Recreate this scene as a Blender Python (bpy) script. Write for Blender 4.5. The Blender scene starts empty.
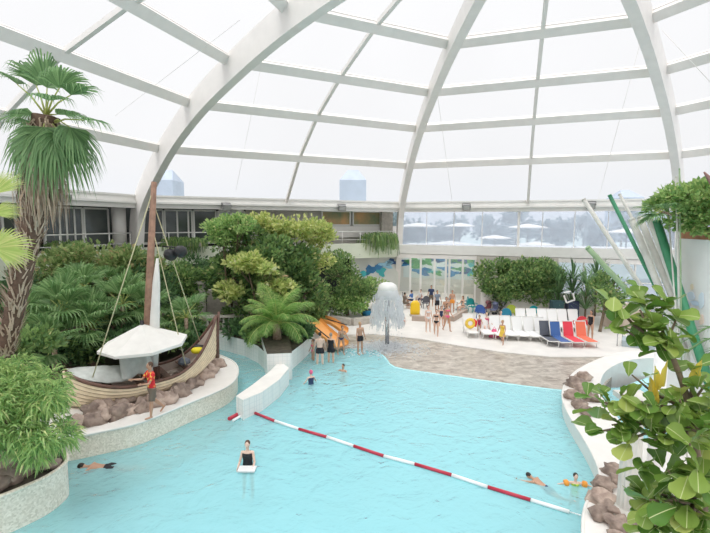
import bpy, bmesh, math, random
from math import sin, cos, pi, radians as R, sqrt
from mathutils import Vector as V, Matrix as M4, noise as NZ
from mathutils.geometry import tessellate_polygon
random.seed(7)
S = bpy.context.scene
COL = S.collection

# ------------------------------------------------------------------ camera
F, PITCH, ROLL, HC = 449.0, 0.097, 0.003, 7.2
cam_d = bpy.data.cameras.new('camera'); cam = bpy.data.objects.new('camera', cam_d); COL.objects.link(cam)
cam_d.sensor_width = 36; cam_d.lens = 36 * F / 710; cam_d.clip_start = .05; cam_d.clip_end = 2000
cam.location = (0, 0, HC)
cam.rotation_mode = 'QUATERNION'
cam.rotation_quaternion = (M4.Rotation(pi / 2 - PITCH, 4, 'X') @ M4.Rotation(ROLL, 4, 'Z')).to_quaternion()
S.camera = cam

# ------------------------------------------------------------------ daylight
w = bpy.data.worlds.new('overcast'); S.world = w; w.use_nodes = True
nt = w.node_tree; nt.nodes.clear()
def wn(t, **k):
    n = nt.nodes.new(t)
    for a, b in k.items(): setattr(n, a, b)
    return n
tc = wn('ShaderNodeTexCoord'); sp = wn('ShaderNodeSeparateXYZ'); nt.links.new(tc.outputs['Generated'], sp.inputs[0])
rp = wn('ShaderNodeValToRGB'); nt.links.new(sp.outputs[2], rp.inputs[0])
rp.color_ramp.elements[0].position = 0.0; rp.color_ramp.elements[0].color = (.80, .83, .88, 1)
rp.color_ramp.elements[1].position = 1.0; rp.color_ramp.elements[1].color = (2.3, 2.3, 2.32, 1)
e = rp.color_ramp.elements.new(.5); e.color = (.93, .93, .94, 1)
e = rp.color_ramp.elements.new(.12); e.color = (.86, .865, .88, 1)
nz = wn('ShaderNodeTexNoise'); nz.inputs['Scale'].default_value = 3; nz.inputs['Detail'].default_value = 5
nt.links.new(tc.outputs['Generated'], nz.inputs['Vector'])
mr = wn('ShaderNodeMapRange'); mr.inputs['To Min'].default_value = .93; mr.inputs['To Max'].default_value = 1.05
nt.links.new(nz.outputs[0], mr.inputs[0])
bg = wn('ShaderNodeBackground'); nt.links.new(rp.outputs[0], bg.inputs[0]); nt.links.new(mr.outputs[0], bg.inputs[1])
wo = wn('ShaderNodeOutputWorld'); nt.links.new(bg.outputs[0], wo.inputs[0])
sd = bpy.data.lights.new('sun', 'SUN'); sd.energy = 1.25; sd.angle = R(30); sd.color = (1, .98, .94)
so = bpy.data.objects.new('sun', sd); COL.objects.link(so); so.rotation_euler = (R(28), R(-14), 0)
S.view_settings.view_transform = 'Standard'; S.view_settings.look = 'None'
S.view_settings.exposure = 0.0; S.view_settings.gamma = 1; S.view_settings.use_curve_mapping = False

# ------------------------------------------------------------------ helpers
def ray(x, y):
    dx, dy = x - 355, y - 266.5
    cr, sr = cos(ROLL), sin(ROLL)
    px, py = dx * cr + dy * sr, -dx * sr + dy * cr
    X, U = px / F, -py / F; c, s = cos(PITCH), sin(PITCH)
    return V((X, c + U * s, -s + U * c))
def G(x, y, z=0.0):            # ground point of the photograph's pixel on the level z
    d = ray(x, y); return V((0, 0, HC)) + d * ((z - HC) / d.z)
def D(x, y, Y):                # point at distance Y
    d = ray(x, y); return V((0, 0, HC)) + d * (Y / d.y)

class MB:
    def __init__(s): s.v = []; s.f = []; s.m = []; s.sm = []
    def face(s, idx, m=0, smooth=False): s.f.append(tuple(idx)); s.m.append(m); s.sm.append(smooth)
    def add(s, vs, fs, m=0, smooth=False):
        o = len(s.v); s.v += [tuple(p) for p in vs]
        for f in fs: s.face([i + o for i in f], m, smooth)
        return s
    def box(s, c, d, m=0, rot=None):
        hx, hy, hz = d[0] / 2, d[1] / 2, d[2] / 2
        vs = [V((x, y, z)) for z in (-hz, hz) for y in (-hy, hy) for x in (-hx, hx)]
        if rot is not None: vs = [rot @ p for p in vs]
        c = V(c); vs = [p + c for p in vs]
        return s.add(vs, [(0, 2, 3, 1), (4, 5, 7, 6), (0, 1, 5, 4), (2, 6, 7, 3), (0, 4, 6, 2), (1, 3, 7, 5)], m)
    def beam(s, a, b, wd, ht, m=0, up=V((0, 0, 1))):
        a, b = V(a), V(b); d = (b - a).normalized(); r = d.cross(up).normalized(); u = r.cross(d)
        q = [(-1, -1), (1, -1), (1, 1), (-1, 1)]
        vs = [p + r * (i * wd / 2) + u * (j * ht / 2) for p in (a, b) for i, j in q]
        return s.add(vs, [(0, 1, 2, 3)[::-1], (4, 5, 6, 7), (0, 1, 5, 4), (1, 2, 6, 5), (2, 3, 7, 6), (3, 0, 4, 7)], m)
    def tube(s, pts, rad, n=8, m=0, flat=1.0, right=None, cap=True, smooth=True):
        pts = [V(p) for p in pts]; k = len(pts)
        if not hasattr(rad, '__len__'): rad = [rad] * k
        o = len(s.v); pr = None
        for i, p in enumerate(pts):
            t = (pts[min(i + 1, k - 1)] - pts[max(i - 1, 0)])
            t = t.normalized() if t.length > 1e-9 else V((0, 0, 1))
            if right is not None: r = (right - t * right.dot(t))
            elif pr is not None: r = pr - t * pr.dot(t)
            else: r = t.cross(V((0, 0, 1))) if abs(t.z) < .9 else t.cross(V((0, 1, 0)))
            if r.length < 1e-6: r = t.orthogonal()
            r.normalize(); pr = r; u = t.cross(r)
            for j in range(n):
                a = 2 * pi * j / n
                s.v.append(tuple(p + (r * cos(a) + u * sin(a) * flat) * rad[i]))
        for i in range(k - 1):
            for j in range(n):
                a, b = o + i * n + j, o + i * n + (j + 1) % n
                s.face((a, b, b + n, a + n), m, smooth)
        if cap:
            s.face([o + j for j in range(n)][::-1], m); s.face([o + (k - 1) * n + j for j in range(n)], m)
        return s
    def lathe(s, c, prof, n=16, m=0, smooth=True, axis=None):
        c = V(c); o = len(s.v)
        for r, z in prof:
            for j in range(n):
                a = 2 * pi * j / n; p = V((r * cos(a), r * sin(a), z))
                if axis is not None: p = axis @ p
                s.v.append(tuple(c + p))
        for i in range(len(prof) - 1):
            for j in range(n):
                a, b = o + i * n + j, o + i * n + (j + 1) % n
                s.face((a, b, b + n, a + n), m, smooth)
        s.face([o + j for j in range(n)][::-1], m); s.face([o + (len(prof) - 1) * n + j for j in range(n)], m)
        return s
    def ell(s, c, r, m=0, n=10, k=7, rot=None, jit=0, seed=0):
        c = V(c); o = len(s.v)
        for i in range(k + 1):
            t = pi * i / k
            for j in range(n):
                a = 2 * pi * j / n
                p = V((sin(t) * cos(a), sin(t) * sin(a), cos(t)))
                if jit:
                    q = p * 1.7 + V((seed * 3.1, seed * 1.7, seed)); p = p * (1 + jit * NZ.noise(q))
                p = V((p.x * r[0], p.y * r[1], p.z * r[2]))
                if rot is not None: p = rot @ p
                s.v.append(tuple(c + p))
        for i in range(k):
            for j in range(n):
                a, b = o + i * n + j, o + i * n + (j + 1) % n
                s.face((a, a + n, b + n, b), m, True)
        return s
    def prism(s, poly, z0, z1, m=0, mside=None, rim=0):
        poly = [V((p[0], p[1], 0)) for p in poly]
        area = sum(poly[i].x * poly[(i + 1) % len(poly)].y - poly[(i + 1) % len(poly)].x * poly[i].y for i in range(len(poly)))
        if area < 0: poly = poly[::-1]
        n = len(poly); o = len(s.v)
        s.v += [(p.x, p.y, z1) for p in poly] + [(p.x, p.y, z0) for p in poly]
        for t in tessellate_polygon([poly]):
            a, b, c = t
            cr = (poly[b] - poly[a]).cross(poly[c] - poly[a]).z
            if cr < 0: a, b, c = a, c, b
            s.face((o + a, o + b, o + c), m); s.face((o + n + c, o + n + b, o + n + a), m)
        for i in range(n):
            j = (i + 1) % n
            s.face((o + n + i, o + n + j, o + j, o + i), m if mside is None else mside)
        return s
    def build(s, name, mats, parent=None, loc=None):
        me = bpy.data.meshes.new(name); me.from_pydata(s.v, [], s.f)
        if not isinstance(mats, (list, tuple)): mats = [mats]
        for x in mats: me.materials.append(x)
        me.polygons.foreach_set('material_index', s.m); me.polygons.foreach_set('use_smooth', s.sm)
        me.update()
        o = bpy.data.objects.new(name, me); COL.objects.link(o)
        if loc is not None: o.location = loc
        if parent is not None:
            o.parent = parent
        return o

def tag(o, label=None, cat=None, group=None, kind=None):
    if label: o['label'] = label
    if cat: o['category'] = cat
    if group: o['group'] = group
    if kind: o['kind'] = kind
    return o
def empty(name, loc=(0, 0, 0), rz=0):
    o = bpy.data.objects.new(name, None); COL.objects.link(o); o.location = loc; o.rotation_euler.z = rz
    o.empty_display_size = .2
    return o
def copy_tree(o, parent=None):
    c = o.copy(); COL.objects.link(c)
    if parent is not None: c.parent = parent
    for ch in list(o.children): copy_tree(ch, c)
    return c
def smooth_line(pts, k=6):      # Catmull-Rom
    pts = [V(p) for p in pts]; out = []
    for i in range(len(pts) - 1):
        p0 = pts[max(i - 1, 0)]; p1 = pts[i]; p2 = pts[i + 1]; p3 = pts[min(i + 2, len(pts) - 1)]
        for j in range(k):
            t = j / k
            out.append(.5 * ((2 * p1) + (p2 - p0) * t + (2 * p0 - 5 * p1 + 4 * p2 - p3) * t * t + (3 * p1 - p0 - 3 * p2 + p3) * t ** 3))
    out.append(pts[-1]); return out

# ------------------------------------------------------------------ materials
def mat(name, col, rough=.6, var=0, scale=5, metal=0, bump=0, col2=None, spec=.5, detail=3, emit=None):
    m = bpy.data.materials.new(name); m.use_nodes = True; t = m.node_tree; b = t.nodes['Principled BSDF']
    b.inputs['Base Color'].default_value = (*col, 1); b.inputs['Roughness'].default_value = rough
    b.inputs['Metallic'].default_value = metal; b.inputs['Specular IOR Level'].default_value = spec
    if var or bump or col2:
        g = t.nodes.new('ShaderNodeTexCoord'); n = t.nodes.new('ShaderNodeTexNoise')
        n.inputs['Scale'].default_value = scale; n.inputs['Detail'].default_value = detail
        t.links.new(g.outputs['Object'], n.inputs['Vector'])
        r = t.nodes.new('ShaderNodeValToRGB'); r.color_ramp.elements[0].position = .3; r.color_ramp.elements[1].position = .7
        c2 = col2 or tuple(min(1, c * (1 + var)) for c in col)
        c1 = col if col2 else tuple(c * (1 - var) for c in col)
        r.color_ramp.elements[0].color = (*c1, 1); r.color_ramp.elements[1].color = (*c2, 1)
        t.links.new(n.outputs['Fac'], r.inputs[0]); t.links.new(r.outputs[0], b.inputs['Base Color'])
        if bump:
            bp = t.nodes.new('ShaderNodeBump'); bp.inputs['Strength'].default_value = bump; bp.inputs['Distance'].default_value = .05
            t.links.new(n.outputs['Fac'], bp.inputs['Height']); t.links.new(bp.outputs[0], b.inputs['Normal'])
    return m
def leaf_mat(name, c1, c2, c3=None, rough=.45, trans=.45):
    m = bpy.data.materials.new(name); m.use_nodes = True; t = m.node_tree; b = t.nodes['Principled BSDF']
    geo = t.nodes.new('ShaderNodeNewGeometry'); r = t.nodes.new('ShaderNodeValToRGB')
    r.color_ramp.elements[0].color = (*c1, 1); r.color_ramp.elements[1].color = (*c2, 1)
    if c3: e = r.color_ramp.elements.new(.9); e.color = (*c2, 1); r.color_ramp.elements[-1].color = (*c3, 1)
    t.links.new(geo.outputs['Random Per Island'], r.inputs[0])
    t.links.new(r.outputs[0], b.inputs['Base Color']); b.inputs['Roughness'].default_value = rough
    b.inputs['Specular IOR Level'].default_value = .35
    tr = t.nodes.new('ShaderNodeBsdfTranslucent'); t.links.new(r.outputs[0], tr.inputs[0])
    mx = t.nodes.new('ShaderNodeMixShader'); mx.inputs[0].default_value = trans
    out = t.nodes['Material Output']
    t.links.new(b.outputs[0], mx.inputs[1]); t.links.new(tr.outputs[0], mx.inputs[2]); t.links.new(mx.outputs[0], out.inputs[0])
    return m
def glass_mat(name, haze, tint=(.9, .95, 1), gloss=.04, clear=(1, 1, 1)):
    m = bpy.data.materials.new(name); m.use_nodes = True; t = m.node_tree; t.nodes.remove(t.nodes['Principled BSDF'])
    out = t.nodes['Material Output']
    a = t.nodes.new('ShaderNodeBsdfTransparent'); a.inputs[0].default_value = (*clear, 1)
    tl = t.nodes.new('ShaderNodeBsdfTranslucent'); tl.inputs[0].default_value = (*tint, 1)
    gl = t.nodes.new('ShaderNodeBsdfGlossy'); gl.inputs['Roughness'].default_value = .05
    m1 = t.nodes.new('ShaderNodeMixShader'); m1.inputs[0].default_value = haze
    t.links.new(a.outputs[0], m1.inputs[1]); t.links.new(tl.outputs[0], m1.inputs[2])
    m2 = t.nodes.new('ShaderNodeMixShader'); m2.inputs[0].default_value = gloss
    t.links.new(m1.outputs[0], m2.inputs[1]); t.links.new(gl.outputs[0], m2.inputs[2]); t.links.new(m2.outputs[0], out.inputs[0])
    return m
def tile_mat(name, col, grout, size=.15, rough=.35, pebble=False):
    m = bpy.data.materials.new(name); m.use_nodes = True; t = m.node_tree; b = t.nodes['Principled BSDF']
    g = t.nodes.new('ShaderNodeTexCoord'); r = t.nodes.new('ShaderNodeValToRGB')
    v = t.nodes.new('ShaderNodeTexVoronoi'); v.inputs['Scale'].default_value = 1 / size
    if not pebble: v.inputs['Randomness'].default_value = 0.0; v.distance = 'CHEBYCHEV'
    t.links.new(g.outputs['Object'], v.inputs['Vector'])
    if pebble:
        sp = t.nodes.new('ShaderNodeSeparateColor'); t.links.new(v.outputs['Color'], sp.inputs[0])
        r.color_ramp.elements[0].color = (*grout, 1); r.color_ramp.elements[1].color = (*col, 1)
        t.links.new(sp.outputs[0], r.inputs[0])
    else:
        r.color_ramp.elements[0].position = .44; r.color_ramp.elements[1].position = .49
        r.color_ramp.elements[0].color = (*col, 1); r.color_ramp.elements[1].color = (*grout, 1)
        t.links.new(v.outputs['Distance'], r.inputs[0])
    t.links.new(r.outputs[0], b.inputs['Base Color']); b.inputs['Roughness'].default_value = rough
    return m
def plain_(n, c): return mat(n, c, .5)
Mt = {}
Mt['steel'] = mat('painted_steel', (.82, .79, .76), .5, .03, 2)
Mt['white'] = mat('white_paint', (.78, .77, .74), .5, .03, 1.5)
Mt['cream'] = mat('cream_fascia', (.72, .76, .62), .6, .05, 1)
Mt['deck'] = mat('pale_deck', (.74, .71, .67), .55, .06, 1.2)
Mt['rim'] = mat('rim_stone', (.80, .77, .73), .5, .04, 2)
Mt['pebble'] = tile_mat('pebble_mosaic', (.94, .86, .75), (.68, .61, .50), .045, pebble=True)
Mt['tile'] = tile_mat('white_wall_tiles', (.84, .83, .80), (.68, .70, .69), .2)
Mt['soil'] = mat('dark_soil', (.06, .05, .035), .9, .4, 6)
Mt['rock'] = mat('pinkish_rock', (.17, .12, .10), .85, bump=1.0, scale=3.2, col2=(.52, .41, .34), detail=6)
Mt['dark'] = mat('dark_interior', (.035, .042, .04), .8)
Mt['darkglass'] = mat('dark_window', (.05, .06, .06), .12, .3, .6)
Mt['black'] = mat('black_metal', (.02, .02, .022), .5)
Mt['chrome'] = mat('steel_rail', (.55, .56, .57), .25, metal=1)
Mt['brown'] = mat('brown_rail', (.14, .07, .05), .5, .25, 6)
Mt['mast'] = mat('mast_wood', (.33, .19, .13), .6, .25, 5)
Mt['plank'] = mat('pale_planks', (.80, .66, .46), .5, .12, 4)
Mt['seam'] = mat('plank_seam', (.40, .28, .18), .7)
Mt['boatdeck'] = mat('boat_deck', (.60, .50, .44), .7, .1, 3)
Mt['cloth'] = mat('canvas', (.78, .76, .72), .8, .04, 3)
Mt['tarp'] = mat('grey_tarp', (.52, .54, .51), .8, .12, 4)
Mt['bark'] = mat('palm_bark', (.24, .16, .11), .9, col2=(.42, .32, .24), scale=9, bump=.6)
Mt['skirt'] = mat('dry_fronds', (.34, .24, .16), .9, col2=(.52, .42, .32), scale=8)
Mt['branch'] = mat('branch_bark', (.20, .15, .10), .9, .3, 8)
Mt['stone'] = mat('stone', (.50, .46, .41), .85, .15, 4, bump=.3)
Mt['terracotta'] = mat('terracotta', (.52, .24, .14), .85, .15, 5)
Mt['plaster'] = mat('white_plaster', (.90, .88, .87), .7, .03, 2)
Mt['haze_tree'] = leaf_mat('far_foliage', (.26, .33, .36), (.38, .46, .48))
Mt['haze_bld'] = mat('hazed_far_building', (.40, .47, .58), .6, .1, .2)  # bluish distance haze put into the base colour
Mt['column'] = mat('column_plaster', (.62, .60, .55), .8, .08, 3)
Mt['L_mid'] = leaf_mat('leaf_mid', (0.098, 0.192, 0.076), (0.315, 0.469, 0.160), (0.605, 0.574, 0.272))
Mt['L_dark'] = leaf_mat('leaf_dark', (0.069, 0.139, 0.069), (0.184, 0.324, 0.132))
Mt['L_bright'] = leaf_mat('leaf_bright', (0.170, 0.337, 0.104), (0.489, 0.654, 0.244), (0.750, 0.746, 0.356))
Mt['L_yel'] = leaf_mat('leaf_yellowish', (0.315, 0.442, 0.118), (0.779, 0.786, 0.328), (0.800, 0.800, 0.524))
Mt['L_red'] = leaf_mat('leaf_reddish', (.15, .26, .08), (.40, .47, .20), (.56, .36, .22))
Mt['L_palm'] = leaf_mat('leaf_palm', (0.127, 0.244, 0.104), (0.315, 0.495, 0.230), rough=.4)
Mt['L_fan'] = leaf_mat('leaf_fan', (.13, .26, .09), (.34, .50, .22), rough=.4)
Mt['L_feather'] = leaf_mat('leaf_feather', (.14, .32, .06), (.40, .56, .18), rough=.4)
Mt['L_fig'] = leaf_mat('leaf_fig', (.10, .22, .035), (.30, .42, .09), (.46, .50, .14), rough=.3, trans=.28)
Mt['L_rib'] = plain_('leaf_rib', (.50, .56, .26))
Mt['L_figy'] = leaf_mat('leaf_fig_yellow', (0.800, 0.574, 0.076), (0.800, 0.746, 0.160))
Mt['L_near'] = leaf_mat('leaf_near', (0.460, 0.601, 0.160), (0.721, 0.759, 0.300))
def plain(name, c, r=.6): return mat(name, c, r)

t = Mt['rock'].node_tree; b_ = t.nodes['Principled BSDF']; lk = b_.inputs['Base Color'].links[0]; src_s = lk.from_socket
oi = t.nodes.new('ShaderNodeObjectInfo'); hv = t.nodes.new('ShaderNodeHueSaturation'); mr_ = t.nodes.new('ShaderNodeMapRange'); mr_.inputs['To Min'].default_value = .7; mr_.inputs['To Max'].default_value = 1.35
t.links.new(oi.outputs['Random'], mr_.inputs[0]); t.links.new(mr_.outputs[0], hv.inputs['Value']); t.links.new(src_s, hv.inputs['Color']); t.links.new(hv.outputs[0], b_.inputs['Base Color'])
# ------------------------------------------------------------------ dome
DC = V((5.6, 12.95, 0)); TH0, DL = -.842, .788
RR = [28, 24.2, 20.3, 16.3, 11.7, 6.4, 1.2]; HH = [8.67, 11.9, 14.06, 15.5, 16.7, 17.5, 17.8]
def dome(k, j, dr=0, dz=0):
    a = TH0 + DL * k
    return V((DC.x + (RR[j] + dr) * sin(a), DC.y + (RR[j] + dr) * cos(a), HH[j] + dz))
ceiling = tag(empty('ceiling', (DC.x, DC.y, 0)), 'white steel dome of curved ribs and glazing panels over the pool', kind='structure')
def cb(mb, name, m):            # build as a child of the dome, in world coordinates
    o = mb.build(name, m, ceiling); o.matrix_parent_inverse = M4.Translation((-DC.x, -DC.y, 0)); return o
KS = list(range(-3, 5))
for k in KS:
    a = TH0 + DL * k; rad = V((sin(a), cos(a), 0)); tan = V((cos(a), -sin(a), 0))
    base = [DC + rad * 30.8 + V((0, 0, 0)), DC + rad * 29.1 + V((0, 0, 5.0))]
    line = smooth_line(base + [dome(k, j) for j in range(7)], 5)
    mb = MB(); n = len(line)
    for i, p in enumerate(line):
        t = (line[min(i + 1, n - 1)] - line[max(i - 1, 0)]).normalized()
        nrm = tan.cross(t).normalized()
        if nrm.dot(V((DC.x, DC.y, 4)) - p) < 0: nrm = -nrm
        dep = 1.35 if k != 1 else .95
        wd = .24
        mb.v += [tuple(p + tan * wd), tuple(p - tan * wd), tuple(p - tan * wd + nrm * dep), tuple(p + tan * wd + nrm * dep),
                 ]
    for i in range(n - 1):
        for j in range(4):
            a0, b0 = i * 4 + j, i * 4 + (j + 1) % 4
            mb.face((a0, b0, b0 + 4, a0 + 4))
    cb(mb, 'rib', Mt['steel'])
for k in KS:
    for j in range(0, 6):
        A, B = dome(k, j), dome(k + 1, j)
        nrm = (V((DC.x, DC.y, 2)) - (A + B) / 2).normalized()
        if j > 0:
            mb = MB(); mb.beam(A + nrm * .22, B + nrm * .22, .26, .50, up=nrm.cross((B - A).normalized()).normalized())
            # flange lips
            mb.beam(A + nrm * .07, B + nrm * .07, .12, .58, up=nrm.cross((B - A).normalized()).normalized())
            cb(mb, 'purlin', Mt['steel'])
    mb = MB()
    mid = [(dome(k, j) + dome(k + 1, j)) / 2 for j in range(0, 6)]
    for i in range(5):
        nrm = (V((DC.x, DC.y, 2)) - mid[i]).normalized()
        mb.beam(mid[i] + nrm * .1, mid[i + 1] + nrm * .1, .2, .22)
    cb(mb, 'glazing_bar', Mt['steel'])
Mt['dome_glass'] = glass_mat('dome_glazing', .10, (.96, .97, 1), 0.0)
mb = MB()
for k in KS:
    for j in range(6):
        A, B, C2, D2 = dome(k, j, .05), dome(k + 1, j, .05), dome(k + 1, j + 1, .05), dome(k, j + 1, .05)
        if j == 5: C2, D2 = dome(k + 1, 6), dome(k, 6)
        mb.add([A, B, C2, D2], [(0, 1, 2, 3)])
cb(mb, 'glazing', Mt['dome_glass'])
# thin tension cables seen against the glazing
mb = MB()
for (a, b) in [((115, 116, 26), (240, 20, 20)), ((262, 62, 27), (236, 190, 34)), ((645, 25, 24), (598, 200, 36)), ((662, 30, 22), (712, 84, 20)), ((434, 70, 27), (452, 200, 38))]:
    mb.tube([D(a[0], a[1], a[2]), D(b[0], b[1], b[2])], .012, 4)
cb(mb, 'cable', Mt['steel'])

def chord(k, s, off=0, z=0):    # point on the side k of the octagon; off moves it inward
    A, B = dome(k, 0), dome(k + 1, 0); A.z = B.z = 0
    d = (B - A).normalized(); n = V((d.y, -d.x, 0))
    if n.dot(DC - A) < 0: n = -n
    p = A + (B - A) * s + n * off; p.z = z; return p
# eave beams
for i, k in enumerate((-2, -1, 0, 1, 2, 3)):
    mb = MB()
    a, b = chord(k, -.005, .1, 8.60), chord(k, 1.005, .1, 8.60)
    mb.beam(a, b, .5, .85); mb.beam(a + V((0, 0, -.05)), b + V((0, 0, -.05)), .85, .14); mb.beam(a + V((0, 0, .42)), b + V((0, 0, .42)), .62, .12)
    tag(mb.build('trim_%d' % (i + 1), Mt['white']), 'white eave beam at the foot of the dome glazing', kind='structure')

# ------------------------------------------------------------------ ground, pool, deck
shore = [G(x, y, .1) for x, y in [(318, 336), (345, 335), (372, 334), (420, 339), (460, 346), (500, 352), (550, 357), (600, 357), (640, 352), (668, 352)]]
far = [V((26, 24, 0)), V((26.5, 32, 0)), chord(1, .98, -4), chord(1, .5, -6), chord(1, 0, -6), V((-1, 45, 0)), V((-1.5, 36, 0)), V((-2.6, 30, 0))]
mb = MB(); mb.prism(shore + far, -1.8, .12)
tag(mb.build('floor', Mt['deck']), 'pale poolside deck behind the beach', kind='structure')
# pool basin
mb = MB(); mb.prism([V((-16, 2, 0)), V((24, 2, 0)), V((24, 29, 0)), V((-2, 31, 0)), V((-16, 31, 0))], -2.0, -1.7)
Mt['poolfloor'] = tile_mat('pool_floor_tiles', (.50, .84, .88), (.56, .88, .92), .25, .4)
edge_px = [(322, 352), (345, 349), (372, 350), (385, 357), (395, 367), (430, 373), (480, 380), (540, 388), (572, 391), (600, 392)]
edge = smooth_line([G(x, y, 0) for x, y in edge_px], 3)
mbs = MB()
for p in edge:
    q1 = V((p.x - .3, p.y - .06, -.12)); q2 = V((p.x - 1.0, p.y - 5.5, -.75)); q3 = V((p.x - 2, p.y - 12, -1.35)); q4 = V((p.x - 3, 2, -1.6))
    mbs.v += [tuple(V((p.x, p.y, .03))), tuple(q1), tuple(q2), tuple(q3), tuple(q4)]
for i in range(len(edge) - 1):
    for j in range(4): mbs.face((i * 5 + j, i * 5 + j + 1, i * 5 + j + 6, i * 5 + j + 5), 0, j > 0)
o = len(mbs.v) // 5 * 0
ext = [(edge[0].x, edge[0].y)]
mbs.add([V((-16, 2, -1.6)), V((edge[0].x - 3, 2, -1.6)), V((edge[0].x - 2, edge[0].y - 12, -1.35)), V((edge[0].x - 1, edge[0].y - 5.5, -.76)), V((edge[0].x, edge[0].y, -.3)), V((-3, 31, -.8)), V((-16, 31, -1.3))],
        [(0, 1, 2), (0, 2, 6), (2, 3, 6), (3, 5, 6), (3, 4, 5)])
e1 = edge[-1]
mbs.add([V((e1.x - 3, 2, -1.6)), V((24, 2, -1.6)), V((24, 29, -1.2)), V((e1.x, e1.y, -.12)), V((e1.x - 2, e1.y - 12, -1.35)), V((e1.x - 1, e1.y - 5.5, -.75))], [(0, 1, 4), (4, 1, 5), (5, 1, 3), (1, 2, 3)])
tag(mbs.build('floor_pool', Mt['poolfloor']), 'turquoise tiled pool floor under the water', kind='structure')
tag(mb.build('floor_base', Mt['poolfloor']), 'concrete base under the pool', kind='structure')
# beach
m = bpy.data.materials.new('beach_stone'); m.use_nodes = True; t = m.node_tree; b = t.nodes['Principled BSDF']
g = t.nodes.new('ShaderNodeTexCoord'); mp = t.nodes.new('ShaderNodeMapping'); mp.inputs['Scale'].default_value = (1, 1.6, 1)
n1 = t.nodes.new('ShaderNodeTexNoise'); n1.inputs['Scale'].default_value = 1.6; n1.inputs['Detail'].default_value = 8; n1.inputs['Roughness'].default_value = .7; n1.inputs['Distortion'].default_value = .8
r = t.nodes.new('ShaderNodeValToRGB'); r.color_ramp.elements[0].position = .35; r.color_ramp.elements[1].position = .68
r.color_ramp.elements[0].color = (.25, .205, .165, 1); r.color_ramp.elements[1].color = (.68, .62, .54, 1)
t.links.new(g.outputs['Object'], mp.inputs[0]); t.links.new(mp.outputs[0], n1.inputs['Vector']); t.links.new(n1.outputs['Fac'], r.inputs[0]); t.links.new(r.outputs[0], b.inputs['Base Color'])
bp = t.nodes.new('ShaderNodeBump'); bp.inputs['Strength'].default_value = .5; bp.inputs['Distance'].default_value = .06; t.links.new(n1.outputs['Fac'], bp.inputs['Height']); t.links.new(bp.outputs[0], b.inputs['Normal'])
b.inputs['Roughness'].default_value = .32
Mt['beach'] = m
mb = MB()
back = [p + V((0, .5, 0)) for p in [G(x, y, .08) for x, y in [(640, 352), (600, 357), (550, 357), (500, 352), (460, 346), (420, 339), (372, 334), (345, 335), (318, 336)]]]
mb.prism([V((p.x, p.y, 0)) for p in edge] + back, -1.2, .04)
tag(mb.build('floor_beach', Mt['beach']), 'wet brown-grey pebbled beach slope between pool and deck', kind='structure')
# water
m = bpy.data.materials.new('pool_water'); m.use_nodes = True; t = m.node_tree; t.nodes.remove(t.nodes['Principled BSDF']); out = t.nodes['Material Output']
g = t.nodes.new('ShaderNodeTexCoord')
n1 = t.nodes.new('ShaderNodeTexNoise'); n1.inputs['Scale'].default_value = 1.3; n1.inputs['Detail'].default_value = 4; n1.inputs['Distortion'].default_value = 1.2
n2 = t.nodes.new('ShaderNodeTexNoise'); n2.inputs['Scale'].default_value = 5.5; n2.inputs['Detail'].default_value = 3
for n in (n1, n2): t.links.new(g.outputs['Object'], n.inputs['Vector'])
ad = t.nodes.new('ShaderNodeMath'); ad.operation = 'MULTIPLY_ADD'; ad.inputs[1].default_value = .35
t.links.new(n2.outputs['Fac'], ad.inputs[0]); t.links.new(n1.outputs['Fac'], ad.inputs[2])
bp = t.nodes.new('ShaderNodeBump'); bp.inputs['Strength'].default_value = .8; bp.inputs['Distance'].default_value = .15; t.links.new(ad.outputs[0], bp.inputs['Height'])
tr = t.nodes.new('ShaderNodeBsdfTransparent'); tr.inputs[0].default_value = (.93, .985, .99, 1)
gl = t.nodes.new('ShaderNodeBsdfGlossy'); gl.inputs['Roughness'].default_value = .06; t.links.new(bp.outputs[0], gl.inputs['Normal'])
df = t.nodes.new('ShaderNodeBsdfDiffuse'); df.inputs[0].default_value = (.46, .83, .875, 1)
fr = t.nodes.new('ShaderNodeFresnel'); fr.inputs[0].default_value = 1.33; t.links.new(bp.outputs[0], fr.inputs['Normal'])
m0 = t.nodes.new('ShaderNodeMixShader'); m0.inputs[0].default_value = .5; t.links.new(tr.outputs[0], m0.inputs[1]); t.links.new(df.outputs[0], m0.inputs[2])
mx = t.nodes.new('ShaderNodeMixShader'); t.links.new(fr.outputs[0], mx.inputs[0]); t.links.new(m0.outputs[0], mx.inputs[1]); t.links.new(gl.outputs[0], mx.inputs[2]); t.links.new(mx.outputs[0], out.inputs[0])
ab = t.nodes.new('ShaderNodeVolumeAbsorption'); ab.inputs[0].default_value = (.25, .86, .93, 1); ab.inputs['Density'].default_value = .16; t.links.new(ab.outputs[0], out.inputs['Volume'])
Mt['water'] = m
mb = MB(); mb.prism([V((-16, 2.2, 0)), V((23.8, 2.2, 0)), V((23.8, 28, 0)), V((edge[-1].x + 8, edge[-1].y + 2, 0)), ] + [p + V((.3, .4, 0)) for p in edge[::-1]] + [V((-2.2, 30.5, 0)), V((-16, 30.5, 0))], -1.69, 0)
tag(mb.build('pool_water', Mt['water']), 'rippled turquoise water filling the pool and the side channel', 'water', kind='stuff')
# soil land behind on the left (under all the planting)
landB = [G(195, 333, .9), G(220, 334, .9), G(245, 340, .9), G(258, 346, .9), G(266, 353, .9), G(290, 353, .9), G(303, 343, .9), G(316, 331, .9), G(322, 327, .9), V((-1.6, 36, 0)), V((-1, 44, 0)), V((-30, 36, 0)), V((-30, 22, 0))]
mb = MB(); mb.prism(landB, -1.68, .9, 0, 1)
tag(mb.build('floor_planting', [Mt['soil'], Mt['tile']]), 'planted ground behind tiled channel wall', kind='structure')
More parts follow.
